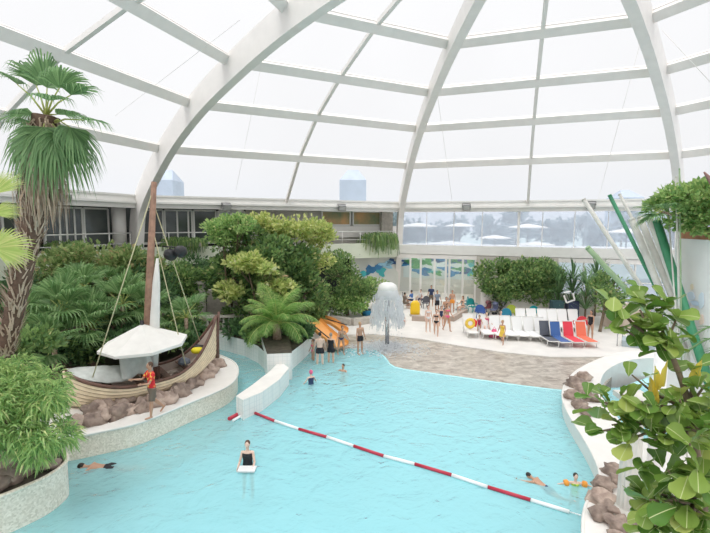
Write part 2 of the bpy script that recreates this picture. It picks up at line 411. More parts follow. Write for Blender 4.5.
# island with the boat
isl = smooth_line([G(x, y, .75) for x, y in [(34, 440), (63, 438), (106, 430), (143, 421), (185, 404), (219, 390), (232, 382), (237.5, 373), (235, 363), (222, 356), (203, 350)]], 3)
mb = MB(); mb.prism(isl + [V((-9, 22.5, 0)), V((-30, 22.5, 0)), V((-30, 12, 0))], -1.68, .75, 0, 1)
mb.tube([p + V((.02, -.02, 0)) for p in [V((q.x, q.y, .74)) for q in isl]], .045, 6, 0)
tag(mb.build('floor_island', [Mt['rim'], Mt['pebble']]), 'white rimmed curved island wall with pebble mosaic side', kind='structure')
mb = MB(); mb.prism([G(60, 408, .8), G(120, 392, .8), G(185, 372, .8), G(212, 362, .8), V((-9.2, 22.4, 0)), V((-29, 22.4, 0)), V((-29, 13, 0)), V((-11, 13.2, 0))], .7, .82)
tag(mb.build('floor_island_bed', Mt['soil']), 'soil bed behind the wooden boat', kind='structure')
# middle wall and palm planter
mw = [G(x, y, .75) for x, y in [(236, 396), (243, 400), (262, 392), (280, 379), (289, 368), (280, 361), (270, 371), (252, 385)]]
mb = MB(); mb.prism(mw, -1.68, .75, 0, 1)
tag(mb.build('wall_channel', [Mt['rim'], Mt['tile']]), 'white curved wall between channel and pool', kind='structure')
pb = [G(267, 352, 1.3), G(291, 352, 1.3), G(294, 343, 1.3), G(271, 342, 1.3)]
mb = MB(); mb.prism([G(267, 354, 1.25), G(292, 353, 1.25), V((-3.5, 23.4, 0)), V((-5.0, 23.4, 0))], -1.68, 1.25, 1, 0)
tag(mb.build('wall_planter', [Mt['tile'], Mt['soil']]), 'white block planter holding the feather palm', kind='structure')
# near left planter
pl = smooth_line([G(x, y, .95) for x, y in [(-30, 506), (0, 497), (25, 487), (45, 478), (60, 468), (67, 460), (64, 452), (50, 446), (20, 441)]], 3)
mb = MB(); mb.prism(pl + [V((-20, 12, 0)), V((-20, 7, 0))], -1.68, .95, 1, 0)
mb.tube([V((q.x, q.y, .96)) for q in pl], .05, 6, 0)
tag(mb.build('wall_planter_near', [Mt['pebble'], Mt['soil']]), 'curved pebble mosaic planter wall at lower left', kind='structure')
# right platform
rim_o = [(668, 350), (650, 351), (617, 353), (584, 366), (569, 378), (563, 390), (564, 403), (572, 419), (584, 438), (594, 456), (600, 473), (596, 488), (588, 500), (584, 513), (583, 530), (583, 560)]
rim_i = [(700, 448), (655, 445), (632, 432), (618, 418), (604, 400), (600, 385), (606, 371), (625, 361), (650, 358), (668, 358)]
ro = smooth_line([G(x, y, .55) for x, y in rim_o], 3); ri = smooth_line([G(x, y, .55) for x, y in rim_i], 3)
mb = MB(); mb.prism(ro + [V((3.8, 2.5, 0)), V((20, 2.5, 0)), V((20, 9, 0))] + ri, -1.68, .55, 0, 0)
mb.tube([V((q.x, q.y, .53)) for q in ro], .045, 6, 0)
tag(mb.build('floor_platform', [Mt['rim'], Mt['pebble']]), 'curved white rimmed terrace on the right of the pool', kind='structure')

# ------------------------------------------------------------------ gallery on the left (two sides of the octagon)
n_tr = 20
def strip(name, k, s0, s1, off, z0, z1, th, m, label=None, kind='structure', parent=None):
    a, b = chord(k, s0, off, (z0 + z1) / 2), chord(k, s1, off, (z0 + z1) / 2)
    mb = MB(); mb.beam(a, b, th, z1 - z0)
    o = mb.build(name, m, parent)
    if parent is None: tag(o, label, kind=kind)
    return o
for k, s0, s1 in ((-1, 0, 1), (0, 0, .985)):
    n_tr += 1; strip('trim_%d' % n_tr, k, s0, s1, -.15, 4.12, 5.42, .3, Mt['cream'], 'pale green fascia of the gallery')
    n_tr += 1; strip('trim_%d' % n_tr, k, s0, s1, -3.0, 4.3, 4.5, 5.6, Mt['deck'], 'gallery floor slab')
for nm, k in (('wall_left', -1), ('wall_back_left', 0)):
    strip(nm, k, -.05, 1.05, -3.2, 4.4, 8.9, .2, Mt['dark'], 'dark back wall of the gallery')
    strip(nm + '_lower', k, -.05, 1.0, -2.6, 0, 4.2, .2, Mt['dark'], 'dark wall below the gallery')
strip('ceiling_gallery', 0, -.02, 1, -2.0, 8.72, 8.8, 4.2, Mt['white'], 'gallery soffit')
strip('ceiling_gallery_left', -1, -.02, 1, -2.0, 8.72, 8.8, 4.2, Mt['white'], 'gallery soffit')
def s_of(px, k, off=0):         # where along side k the photograph's column px falls
    lo, hi = -1.0, 2.0
    d = ray(px, 223)
    for _ in range(50):
        mid = (lo + hi) / 2; p = chord(k, mid, off)
        if p.x / p.y < d.x / d.y: lo = mid
        else: hi = mid
    return (lo + hi) / 2
wc = 0
def window(k, x0, x1, z0, z1, off, glass, frame, fw=.12, nb=1, label='', bars=()):
    global wc
    wc += 1
    s0, s1 = s_of(x0, k, off), s_of(x1, k, off)
    root = tag(empty('window_%d' % wc, chord(k, (s0 + s1) / 2, off, z0)), label, kind='structure')
    inv = M4.Translation(-V(root.location))
    mb = MB(); a, b = chord(k, s0, off, 0), chord(k, s1, off, 0)
    for z in (z0, z1): mb.beam(a + V((0, 0, z)), b + V((0, 0, z)), .12, fw)
    for s in [s0, s1] + [s0 + (s1 - s0) * q for q in bars]:
        p = chord(k, s, off, 0); mb.beam(p + V((0, 0, z0)), p + V((0, 0, z1)), fw, .12, up=(b - a).normalized().cross(V((0, 0, 1))))
    o = mb.build('window_frame', frame, root); o.matrix_parent_inverse = inv
    mb = MB(); mb.beam(a + V((0, 0, (z0 + z1) / 2)), b + V((0, 0, (z0 + z1) / 2)), .03, z1 - z0)
    o = mb.build('pane', glass, root); o.matrix_parent_inverse = inv
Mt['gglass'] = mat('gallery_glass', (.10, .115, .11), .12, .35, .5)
Mt['wglass'] = mat('pale_window', (.38, .42, .42), .15, .3, .8)  # paler grey pane than the other gallery glass
m = mat('warm_light_pane', (.62, .36, .16), .6, col2=(.20, .26, .14), scale=.9, detail=4); Mt['warm'] = m  # room behind and its warm light painted into the pane colour
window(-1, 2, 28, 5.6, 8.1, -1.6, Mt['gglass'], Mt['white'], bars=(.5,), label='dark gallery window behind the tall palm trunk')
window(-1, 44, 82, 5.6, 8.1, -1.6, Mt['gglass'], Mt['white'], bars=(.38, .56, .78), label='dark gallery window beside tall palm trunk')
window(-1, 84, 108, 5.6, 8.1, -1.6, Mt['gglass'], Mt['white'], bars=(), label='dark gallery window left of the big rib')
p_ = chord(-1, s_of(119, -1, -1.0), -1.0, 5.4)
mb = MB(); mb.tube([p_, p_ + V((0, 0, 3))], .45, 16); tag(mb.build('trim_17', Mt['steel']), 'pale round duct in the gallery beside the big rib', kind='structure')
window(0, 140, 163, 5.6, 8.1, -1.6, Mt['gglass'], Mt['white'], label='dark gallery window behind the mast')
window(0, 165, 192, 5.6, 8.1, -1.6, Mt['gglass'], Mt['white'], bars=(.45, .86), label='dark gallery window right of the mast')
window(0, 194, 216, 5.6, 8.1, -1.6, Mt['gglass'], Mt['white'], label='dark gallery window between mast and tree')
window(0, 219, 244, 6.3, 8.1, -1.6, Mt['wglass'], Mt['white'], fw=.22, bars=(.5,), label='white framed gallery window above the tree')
window(0, 322, 350, 7.0, 8.2, -1.6, Mt['warm'], Mt['white'], label='gallery window painted with warm light, left of pair')
window(0, 353, 380, 7.0, 8.2, -1.6, Mt['warm'], Mt['white'], label='gallery window painted with warm light, right of pair')
strip('wall_gallery', 0, s_of(246, 0, -1.8), 1.0, -1.8, 4.4, 8.8, .12, mat('beige_wall', (.48, .46, .42), .8, .08, .6), 'grey beige gallery wall')
strip('trim_19', 0, s_of(318, 0, -1.6), s_of(400, 0, -1.6), -1.6, 5.9, 6.9, .14, Mt['steel'], 'grey panel below warm windows')
strip('trim_18', 0, s_of(381, 0, -1.2), s_of(392, 0, -1.2), -1.2, 5.4, 8.4, .3, Mt['stone'], 'grey pier at the gallery end')
for i, k in enumerate((-1, 0)):
    root = tag(empty('gallery_railing', chord(k, .5, -.1, 5.42)), ['white metal railing on the gallery left of the big rib', 'white metal railing on the gallery behind the mast and the tree'][i], 'railing', 'gallery railings')
    inv = M4.Translation(-V(root.location))
    for z, nm in ((6.45, 'top_rail'), (5.75, 'lower_rail')):
        mb = MB(); mb.tube([chord(k, .01, -.1, z), chord(k, .98, -.1, z)], .045 if z > 6 else .025, 6)
        o = mb.build(nm, Mt['white'], root); o.matrix_parent_inverse = inv
    for q in range(13):
        mb = MB(); mb.tube([chord(k, .015 + q * .08, -.1, 5.42), chord(k, .015 + q * .08, -.1, 6.45)], .03, 6)
        o = mb.build('post', Mt['white'], root); o.matrix_parent_inverse = inv

# ------------------------------------------------------------------ back: terrace slab, glazed facade, room with mural
strip('trim_40', 1, -.01, 1.0, -.6, 4.45, 5.25, 1.5, Mt['white'], 'white edge of the outdoor terrace above the back wall')
strip('trim_41', 1, -.01, 1.0, -.1, 4.05, 4.4, .4, Mt['steel'], 'grey beam under the terrace edge')
Mt['haze_glass'] = glass_mat('hazy_facade_glass', .27, (.84, .90, 1.0), .03, (.95, .97, 1.0))
for q in range(9):
    s0, s1 = q / 9, (q + 1) / 9
    root = tag(empty('window_%d' % (wc + 1 + q), chord(1, (s0 + s1) / 2, -.2, 5.25)), 'hazy glass bay above the terrace edge', kind='structure'); inv = M4.Translation(-V(root.location))
    mb = MB(); mb.beam(chord(1, s0, -.2, 6.7), chord(1, s1, -.2, 6.7), .02, 2.9); o = mb.build('pane', Mt['haze_glass'], root); o.matrix_parent_inverse = inv
    mb = MB(); wd = .16 if q == 4 else .05
    mb.box(chord(1, s0 if q != 4 else .47, -.15, 6.7), (wd, wd, 2.9)); o = mb.build('mullion', Mt['steel'], root); o.matrix_parent_inverse = inv
wc += 9
for q in range(6):
    s0, s1 = q / 6, (q + 1) / 6
    root = tag(empty('window_%d' % (wc + 1 + q), chord(2, (s0 + s1) / 2, -.2, 0)), 'hazy glass bay on the right side', kind='structure'); inv = M4.Translation(-V(root.location))
    mb = MB(); mb.beam(chord(2, s0, -.2, 4.1), chord(2, s1, -.2, 4.1), .02, 8.2); o = mb.build('pane', Mt['haze_glass'], root); o.matrix_parent_inverse = inv
    mb = MB(); mb.box(chord(2, s0, -.15, 4.1), (.1, .1, 8.2)); o = mb.build('mullion', Mt['steel'], root); o.matrix_parent_inverse = inv
wc += 6
Mt['roomwall'] = mat('room_wall', (.62, .64, .60), .8, .08, .5)
strip('wall_back', 1, -.3, .42, -6, 0, 4.4, .2, Mt['roomwall'], 'pale back wall of the cafe room')
strip('ceiling_room', 1, -.3, 1.1, -3.4, 4.38, 4.46, 6, Mt['white'], 'cafe room ceiling')
for q in (.02, .12, .22, .32):  # glowing panels added only to brighten the dark cafe room
    for off in (-1.6, -4.2):
        c = chord(1, q, off, 4.3); mb = MB(); mb.box(c, (1.4, .4, .08))
        o = mb.build('added_light_panel', None or mat('added_panel_glow', (.9, .9, .9)), None); nt_ = o.data.materials[0].node_tree.nodes['Principled BSDF']; nt_.inputs['Emission Color'].default_value = (1, .97, .9, 1); nt_.inputs['Emission Strength'].default_value = 9
        tag(o, 'glowing panel added under the cafe room ceiling to brighten it', 'added light panel', 'added light panels in the cafe room')
# stone wall that closes the room on the right
sA = s_of(478, 1, 0)
mb = MB(); mb.beam(chord(1, sA, 0, 2.2), chord(1, sA, -6, 2.2), .4, 4.4); mb.beam(chord(1, sA, .1, 2.2), chord(1, s_of(560, 1, .1), .1, 2.2), .3, 4.4)
tag(mb.build('wall_back_stone', mat('beige_stone_wall', (.52, .49, .44), .85, .12, .8)), 'beige stone wall behind the hedge trees', kind='structure')
for q in range(5):
    sa, sb = s_of(560 + q * 26, 1, 0), s_of(586 + q * 26, 1, 0)
    root = tag(empty('window_%d' % (wc + 2 + q), chord(1, sa, 0, 0)), 'hazy glass bay below the terrace edge on the right', kind='structure'); inv = M4.Translation(-V(root.location))
    mb = MB(); mb.beam(chord(1, sa, -.02, 2.1), chord(1, sb, -.02, 2.1), .02, 4.0); o = mb.build('pane', Mt['haze_glass'], root); o.matrix_parent_inverse = inv
    mb = MB(); mb.box(chord(1, sa, 0, 2.1), (.1, .1, 4.2)); mb.beam(chord(1, sa, 0, 2.6), chord(1, sb, 0, 2.6), .08, .08); o = mb.build('mullion', Mt['white'], root); o.matrix_parent_inverse = inv
wc += 8
# mural : painted sea creatures shapes
mural = tag(empty('mural', chord(1, .1, -5.8, 1.6)), 'blue and green painted undersea mural on the cafe back wall', 'mural'); inv = M4.Translation(-V(mural.location))
s0m, s1m = s_of(404, 1, -5.8), s_of(482, 1, -5.8)
mb = MB(); mb.beam(chord(1, s0m, -5.85, 2.9), chord(1, s1m, -5.85, 2.9), .04, 2.7); o = mb.build('panel', plain('mural_ground', (.60, .70, .70)), mural); o.matrix_parent_inverse = inv
mcol = [plain('mural_blue', (.05, .22, .45)), plain('mural_teal', (.06, .42, .45)), plain('mural_green', (.10, .34, .14)), plain('mural_navy', (.04, .10, .24)), plain('mural_sky', (.35, .62, .78))]
rs = random.Random(4)
def mural_shapes(k, xa, xb, off, za, zb, n, parent, inv, nx):
    for q in range(n):
        px = xa + (xb - xa) * (q + .5) / n + rs.uniform(-1, 1); s = s_of(px, k, off)
        c = chord(k, s, off, rs.uniform(za, zb)); A, B = chord(k, 0), chord(k, 1); ux = (B - A).normalized()
        a = rs.uniform(.35, .8) * nx; b = rs.uniform(.2, .42); m = 14; mb = MB()
        ph = rs.uniform(0, 6)
        nn = ux.cross(V((0, 0, 1))).normalized()
        if nn.dot(DC - c) < 0: nn = -nn
        pts = []
        for i in range(m):
            t = 2 * pi * i / m; rr = 1 + .35 * sin(3 * t + ph) + .2 * sin(5 * t)
            pts.append(c + ux * a * rr * cos(t) + V((0, 0, 1)) * b * rr * sin(t))
        mb.add(pts + [p + nn * .03 for p in pts], [tuple(range(m))[::-1], tuple(range(m, 2 * m))] + [(i, (i + 1) % m, m + (i + 1) % m, m + i) for i in range(m)])
        o = mb.build('painted_shape', mcol[rs.randrange(5)], parent); o.matrix_parent_inverse = inv
mural_shapes(1, 405, 480, -5.8, 3.1, 3.9, 12, mural, inv, 1.25)
mural_shapes(1, 405, 480, -5.8, 2.1, 3.0, 10, mural, inv, 1.35)
# second mural under the gallery
m2 = tag(empty('mural', chord(0, .9, -.9, 1.6)), 'blue and teal painted mural on pale wall below the gallery', 'mural'); inv = M4.Translation(-V(m2.location))
a, b = s_of(352, 0, -1), s_of(398, 0, -1)
mb = MB(); mb.beam(chord(0, a, -1, 2.1), chord(0, b, -1, 2.1), .3, 4.2); o = mb.build('panel', Mt['roomwall'], m2); o.matrix_parent_inverse = inv
mural_shapes(0, 362, 396, -.8, 2.6, 3.8, 6, m2, inv, 1.0)
# facade posts of the room
for i, px in enumerate((411, 421.5, 435.5, 447, 450.5, 464, 477)):
    mb = MB(); s = s_of(px, 1, 0)
    mb.box(chord(1, s, 0, 2.1), (.16, .16, 4.2))
    tag(mb.build('trim_%d' % (50 + i), Mt['white']), 'white post of the glazed cafe front', kind='structure')
Mt['cafeglass'] = glass_mat('cafe_glass', .05, (.75, .92, .88), .06)
wc += 1
mb = MB(); mb.beam(chord(1, s_of(411, 1), -.02, 2.9), chord(1, s_of(477, 1), -.02, 2.9), .02, 2.5)
tag(mb.build('window_%d' % wc, Mt['cafeglass']), 'greenish glass of the cafe front', kind='structure')

# ------------------------------------------------------------------ outside : terrace, trees, parasols, towers
mb = MB(); mb.prism([V((-60, 60, 0)), V((200, 60, 0)), V((260, 400, 0)), V((-200, 400, 0))], -1, -.2)
tag(mb.build('floor_outside', mat('far_grass', (.42, .50, .48), .9, .1, .05)), 'hazy ground outside', kind='structure')
mb = MB(); mb.beam(chord(1, -.1, -8, 4.6), chord(1, 1.5, -8, 4.6), 12, .3)
tag(mb.build('floor_terrace', Mt['deck']), 'outdoor terrace behind the back facade', kind='structure')
def mk_parasol(r=2.0, h=2.6, name='parasol', n=8, drop=.35):
    root = empty(name)
    mb = MB(); o = []
    mb.v.append((0, 0, h)); ring = []
    for i in range(n):
        a = 2 * pi * (i + .5) / n; ring.append((r * cos(a), r * sin(a), h - drop))
    mb.v += ring
    for i in range(n): mb.face((0, 1 + i, 1 + (i + 1) % n))
    mb.v += [(x, y, z - .1) for x, y, z in ring]
    for i in range(n): mb.face((1 + i, 1 + n + i, 1 + n + (i + 1) % n, 1 + (i + 1) % n))
    mb.build('canopy', Mt['cloth'], root)
    mb = MB(); mb.tube([(0, 0, 0), (0, 0, h + .12)], .07, 6); mb.build('pole', Mt['black'], root)
    mb = MB(); mb.lathe((0, 0, 0), [(.35, 0), (.35, .08), (.06, .1)], 12); mb.build('base', Mt['stone'], root)
    return root
par = [(418, 222.5, 48, 4.75, 2.05, 'leftmost white parasol on the terrace beside the rib column'), (460, 222.5, 50, 4.75, 1.6, 'small white parasol on the terrace, second from the rib column'),
       (528, 223.5, 46, 4.75, 1.9, 'white parasol on terrace right beside the thick mullion, upper one'), (627, 228, 42, 4.75, 1.6, 'white parasol on the terrace behind the leaning poles'),
       ]
first = None
for i, (px, py, Y, z0, r, lab) in enumerate(par):
    p = D(px, py, Y); root = mk_parasol(r, p.z - z0); root.location = (p.x, p.y, z0)
    tag(root, lab, 'parasol', 'terrace parasols')
low = [(406, 246, 43.6, 1.9, 'low white parasol crossing the rib column, behind terrace edge'), (450, 241, 43.2, 2.2, 'wide white parasol close behind the terrace edge, left of middle'), (495, 235, 46, 1.6, 'white parasol on terrace left of the thick mullion'),
       (536, 241.5, 44, 1.75, 'white parasol right of thick mullion, lower than its neighbour'), (505, 247, 41.8, 1.8, 'flat white parasol just above the hedge trees'), (575, 247, 40.5, 1.8, 'flat white parasol above terrace edge near the grey poles')]
# they stand one storey lower, behind the terrace parapet
for px, py, Y, r, lab in low:
    p = D(px, py, Y); z0 = 4.75 if p.z > 5.6 else 4.75
    root = mk_parasol(r, p.z - z0 + .02, drop=.28); root.location = (p.x, p.y, z0); tag(root, lab, 'parasol', 'terrace parasols')

def leaves_blob(mb, c, rad, n, size, rs, elong=1.8, up=.3, m=0, shell=.55, droop=0):
    c = V(c)
    for _ in range(n):
        while True:
            p = V((rs.uniform(-1, 1), rs.uniform(-1, 1), rs.uniform(-1, 1)))
            if shell < p.length < 1: break
        nrm = p.normalized()
        q = c + V((p.x * rad[0], p.y * rad[1], p.z * rad[2]))
        d = (nrm + V((rs.uniform(-1, 1), rs.uniform(-1, 1), rs.uniform(-.6, .9) + up - droop)) * .9).normalized()
        s = d.cross(V((rs.uniform(-1, 1), rs.uniform(-1, 1), rs.uniform(-1, 1)))).normalized()
        u = d.cross(s)
        L = size * rs.uniform(.7, 1.3); W = L / elong / 2
        o = len(mb.v)
        mb.v += [tuple(q), tuple(q + d * L * .5 + s * W + u * W * .3), tuple(q + d * L - V((0, 0, L * droop * .5))), tuple(q + d * L * .5 - s * W + u * W * .3)]
        mb.face((o, o + 1, o + 2, o + 3), m)
def tree(name, base, blobs, lm, leaf, n, label, cat, seed, group=None, trunk=.12, elong=1.8, droop=0, bark='branch', lean=None):
    rs = random.Random(seed); base = V(base)
    root = tag(empty(name, base), label, cat, group)
    mb = MB(); top = V(blobs[0][0]) - base
    for c, r in blobs:
        c = V(c) - base
        mid = V((c.x * .35 + top.x * .1, c.y * .35 + top.y * .1, c.z * .45))
        mb.tube(smooth_line([V((0, 0, 0)), mid, c], 4), [trunk * (1 - .8 * i / 8) for i in range(9)], 6)
        for _ in range(5):
            e = c + V((rs.uniform(-1, 1) * r[0], rs.uniform(-1, 1) * r[1], rs.uniform(-.6, 1) * r[2])) * .8
            mb.tube([mid.lerp(c, rs.uniform(.3, 1)), e], [trunk * .3, trunk * .08], 4)
    mb.build('trunk', Mt[bark], root)
    mb = MB(); tot = sum(r[0] * r[2] for c, r in blobs)
    for c, r in blobs:
        # lumpy: sub-clusters
        k = max(3, int(9 * (r[0] * r[2] / tot) ** .5 * 2)); per = int(n * r[0] * r[2] / tot / (k + 1))
        leaves_blob(mb, V(c) - base, [q * .9 for q in r], per, leaf, rs, elong, droop=droop)
        for _ in range(k):
            t = V((rs.gauss(0, 1), rs.gauss(0, 1), rs.gauss(.2, .8))).normalized()
            cc = V(c) - base + V((t.x * r[0], t.y * r[1], t.z * r[2])) * rs.uniform(.55, .85)
            leaves_blob(mb, cc, [q * rs.uniform(.28, .48) for q in r], per, leaf, rs, elong, shell=.3, droop=droop)
    mb.build('foliage', Mt[lm], root)
    return root
rs = random.Random(11)
for i in range(16):
    px = 398 + i * 20 + rs.uniform(-5, 5); Y = rs.uniform(105, 135); p = D(px, 250, Y); h = rs.uniform(7, 10) + (3.5 if i in (6, 11, 12, 13) else 0)
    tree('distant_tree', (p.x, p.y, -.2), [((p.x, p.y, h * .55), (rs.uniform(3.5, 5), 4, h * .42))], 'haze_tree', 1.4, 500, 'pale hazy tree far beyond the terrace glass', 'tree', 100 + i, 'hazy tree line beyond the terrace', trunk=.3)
for (x0, x1, yt, lab) in ((160, 178, 170, 'outline of a pitched building coloured with pale blue haze, seen through dome glazing behind the mast'), (340, 366, 170, 'tower coloured with pale blue haze, seen through the dome glazing beside the rib column'), (614, 636, 190, 'block coloured with pale blue haze, seen through glazing above leaning poles')):
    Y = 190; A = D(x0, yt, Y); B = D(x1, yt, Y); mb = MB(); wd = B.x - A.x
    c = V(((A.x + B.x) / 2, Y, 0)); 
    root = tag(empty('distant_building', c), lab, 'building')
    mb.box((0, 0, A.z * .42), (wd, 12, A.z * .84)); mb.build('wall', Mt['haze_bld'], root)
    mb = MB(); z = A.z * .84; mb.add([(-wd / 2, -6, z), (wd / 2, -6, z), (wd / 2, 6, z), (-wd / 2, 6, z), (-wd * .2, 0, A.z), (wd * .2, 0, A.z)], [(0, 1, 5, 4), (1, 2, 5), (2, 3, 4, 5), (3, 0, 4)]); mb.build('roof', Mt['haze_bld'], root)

# spotlights on the eave beams
def spot(p, lab):
    root = tag(empty('floodlight', p), lab, 'floodlight', 'floodlights on the eave beam'); d = V((DC.x - p.x, DC.y - p.y, 0)).normalized()
    rot = M4.Rotation(math.atan2(d.y, d.x), 3, 'Z') @ M4.Rotation(R(25), 3, 'Y')
    mb = MB(); mb.box((0, 0, 0), (.3, .62, .46), rot=rot); hs = mb.build('housing', plain('floodlight_grey', (.25, .25, .25), .4), root)
    mb = MB(); mb.box(rot @ V((.16, 0, 0)), (.02, .52, .36), rot=rot); mb.build('lens', plain('floodlight_lens', (.45, .46, .45), .2), hs)
    mb = MB(); mb.tube([rot @ V((0, -.34, 0)), rot @ V((-.25, -.34, .2)), rot @ V((-.25, .34, .2)), rot @ V((0, .34, 0))], .025, 5); mb.build('bracket', Mt['black'], root)
for k, px, z, lab in ((-1, 66, 8.6, 'floodlight on the eave beam right of the tall palm crown'), (0, 227, 8.35, 'floodlight on eave beam right of the mast top'), (0, 342, 8.45, 'floodlight on the eave beam left of the rib column'), (1, 466, 8.55, 'floodlight on eave beam above the terrace parasols'), (1, 590, 8.6, 'floodlight on the eave beam above the leaning poles')):
    spot(chord(k, s_of(px, k, .6), .6, z), lab)

# ------------------------------------------------------------------ palms
def fan_leaf(mb, base, d, r, rs, nseg=22, spread=2.4, droop=.35, m=0, w=.05, sd_=None):
    """a pleated fan of pointed segments at the end of a stalk"""
    d = d.normalized(); side = d.cross(V((0, 0, 1))) if sd_ is None else (sd_ - d * sd_.dot(d))
    side = side.normalized() if side.length > .05 else V((1, 0, 0)); up = side.cross(d).normalized()
    for i in range(nseg):
        a = (i / (nseg - 1) - .5) * spread; L = r * (1 - .28 * abs(a / spread * 2) ** 2) * rs.uniform(.9, 1.05)
        v = d * cos(a) + side * sin(a); v = (v + up * .16 * (abs(a))).normalized(); pr = v.cross(up).normalized()
        hw = L * .55 * spread / nseg * .62
        p0 = base; p1 = base + v * L * .5; p2 = base + v * L * .8 - V((0, 0, L * droop * .25)); p3 = base + v * L - V((0, 0, L * droop * rs.uniform(.6, 1.3)))
        o = len(mb.v); f = up * hw * .55
        mb.v += [tuple(p0), tuple(p1 + pr * hw + f), tuple(p1), tuple(p1 - pr * hw + f), tuple(p2 + pr * hw * .6), tuple(p2), tuple(p2 - pr * hw * .6), tuple(p3)]
        for q in ((0, 1, 2), (0, 2, 3), (1, 4, 5, 2), (2, 5, 6, 3), (4, 7, 5), (5, 7, 6)): mb.face([o + z for z in q], m)
def frond(root, c, az, el, stalk, r, lm, rs, spread=2.4, droop=.35, nseg=22, sr=.018):
    d = V((cos(az) * cos(el), sin(az) * cos(el), sin(el))); c = V(c)
    sag = V((0, 0, -stalk * .18 * max(0, cos(el))))
    pts = [c, c + d * stalk * .5 - sag * .4, c + d * stalk + sag]
    mb = MB(); mb.tube(pts, [sr * 1.3, sr, sr * .7], 5, 1)
    fan_leaf(mb, pts[-1], (d + sag * .8 / max(stalk, .1)), r, rs, nseg, spread, droop)
    return mb.build('frond', [Mt[lm], Mt['L_yel']], root)
# tall palm
base = V((-9.75, 11.9, .95)); YP = 12.0
axis = smooth_line([base, D(-5, 400, YP), D(8, 340, YP), D(24, 265, YP), D(34, 215, YP), D(42, 160, YP), D(46, 116, YP)], 5)
root = tag(empty('tall_fan_palm', base), 'tall fan palm with shaggy brown trunk rising at the left edge', 'palm tree')
mb = MB(); n = len(axis); rad = [.17 + .15 * (i / n) for i in range(n)]; rs = random.Random(3)
mb.tube([p - base for p in axis], rad, 12)
mb.build('trunk', mat('dark_bark', (.13, .08, .055), .9, .3, 8), root); mb = MB()
# old leaf boots all up the trunk
for i in range(900):
    t = rs.uniform(.02, .93) * (n - 1); k = int(t); p = axis[k].lerp(axis[min(k + 1, n - 1)], t - k) - base
    a = rs.uniform(0, 2 * pi); r0 = rad[k] * .95; d = V((cos(a), sin(a), 0)); s = V((-sin(a), cos(a), 0)); L = rs.uniform(.2, .42); b = s * .022
    q = p + d * r0; e = q + d * rs.uniform(.08, .2) + V((0, 0, L)) + s * rs.uniform(-.16, .16)
    mb.add([q + b, q - b, e - b * .5, e + b * .5, q + b + d * .03, q - b + d * .03], [(0, 1, 2, 3), (4, 5, 2, 3)])
mb.build('leaf_bases', mat('leaf_bases', (.40, .29, .20), .9, col2=(.62, .50, .39), scale=6), root)
sk = MB()
for i in range(900):
    t = rs.uniform(0, 1); k = n - 1 - int(t * 7); p = axis[k] - base; a = rs.uniform(0, 2 * pi); d = V((cos(a), sin(a), 0)); s = V((-sin(a), cos(a), 0))
    r0 = rs.uniform(.25, .72) * (.6 + .4 * t); q = p + d * r0 + V((0, 0, rs.uniform(-.9, -.1))); L = rs.uniform(.5, 1.0); w_ = s * .02
    e = q + V((0, 0, -L)) + d * rs.uniform(-.12, .04) + s * rs.uniform(-.08, .08)
    sk.add([p + d * .2 + w_, p + d * .2 - w_, q - w_, q + w_, e], [(0, 1, 2, 3), (3, 2, 4)])
sk.build('dead_frond_skirt', Mt['skirt'], root)
crown = axis[-1] - base
def aim(px, py, Y): return D(px, py, Y) - base
targets = [(48, 60, 12, 1.55), (30, 66, 12.3, 1.3), (68, 70, 11.6, 1.2), (84, 84, 11.8, 1.05), (6, 72, 12.1, .95), (14, 112, 11.7, 1.15), (78, 112, 12.2, 1.2), (30, 140, 11.3, 1.3), (52, 142, 11.2, 1.35), (72, 140, 11.5, 1.25), (18, 138, 11.8, 1.2), (44, 148, 12.9, 1.2), (66, 132, 12.6, 1.2), (30, 122, 12.6, 1.2), (98, 118, 11.6, .95), (50, 92, 11, 1.0), (84, 128, 11.6, 1.05), (40, 128, 11.1, 1.15)]
for i, (px, py, Y, r) in enumerate(targets):
    tip = aim(px, py, Y); c0 = crown + V((0, 0, -.25 if py > 115 else 0)); v = tip - c0; L = v.length; down = py > 125
    mb = MB(); st = max(.25, L - r * .45)
    m1 = c0 + v.normalized() * st * .5 + V((0, 0, st * (.22 if down else .08))); m2_ = c0 + v.normalized() * st
    mb.tube([c0, m1, m2_], [.03, .022, .014], 5, 1)
    fan_leaf(mb, m2_, (m2_ - m1).normalized() + (V((0, 0, -.7)) if down else V((0, 0, 0))), r * (1.0 if down else .85), rs, 26, 2.6, .45 if not down else .6)
    mb.build('frond', [Mt['L_palm'], Mt['L_yel']], root)

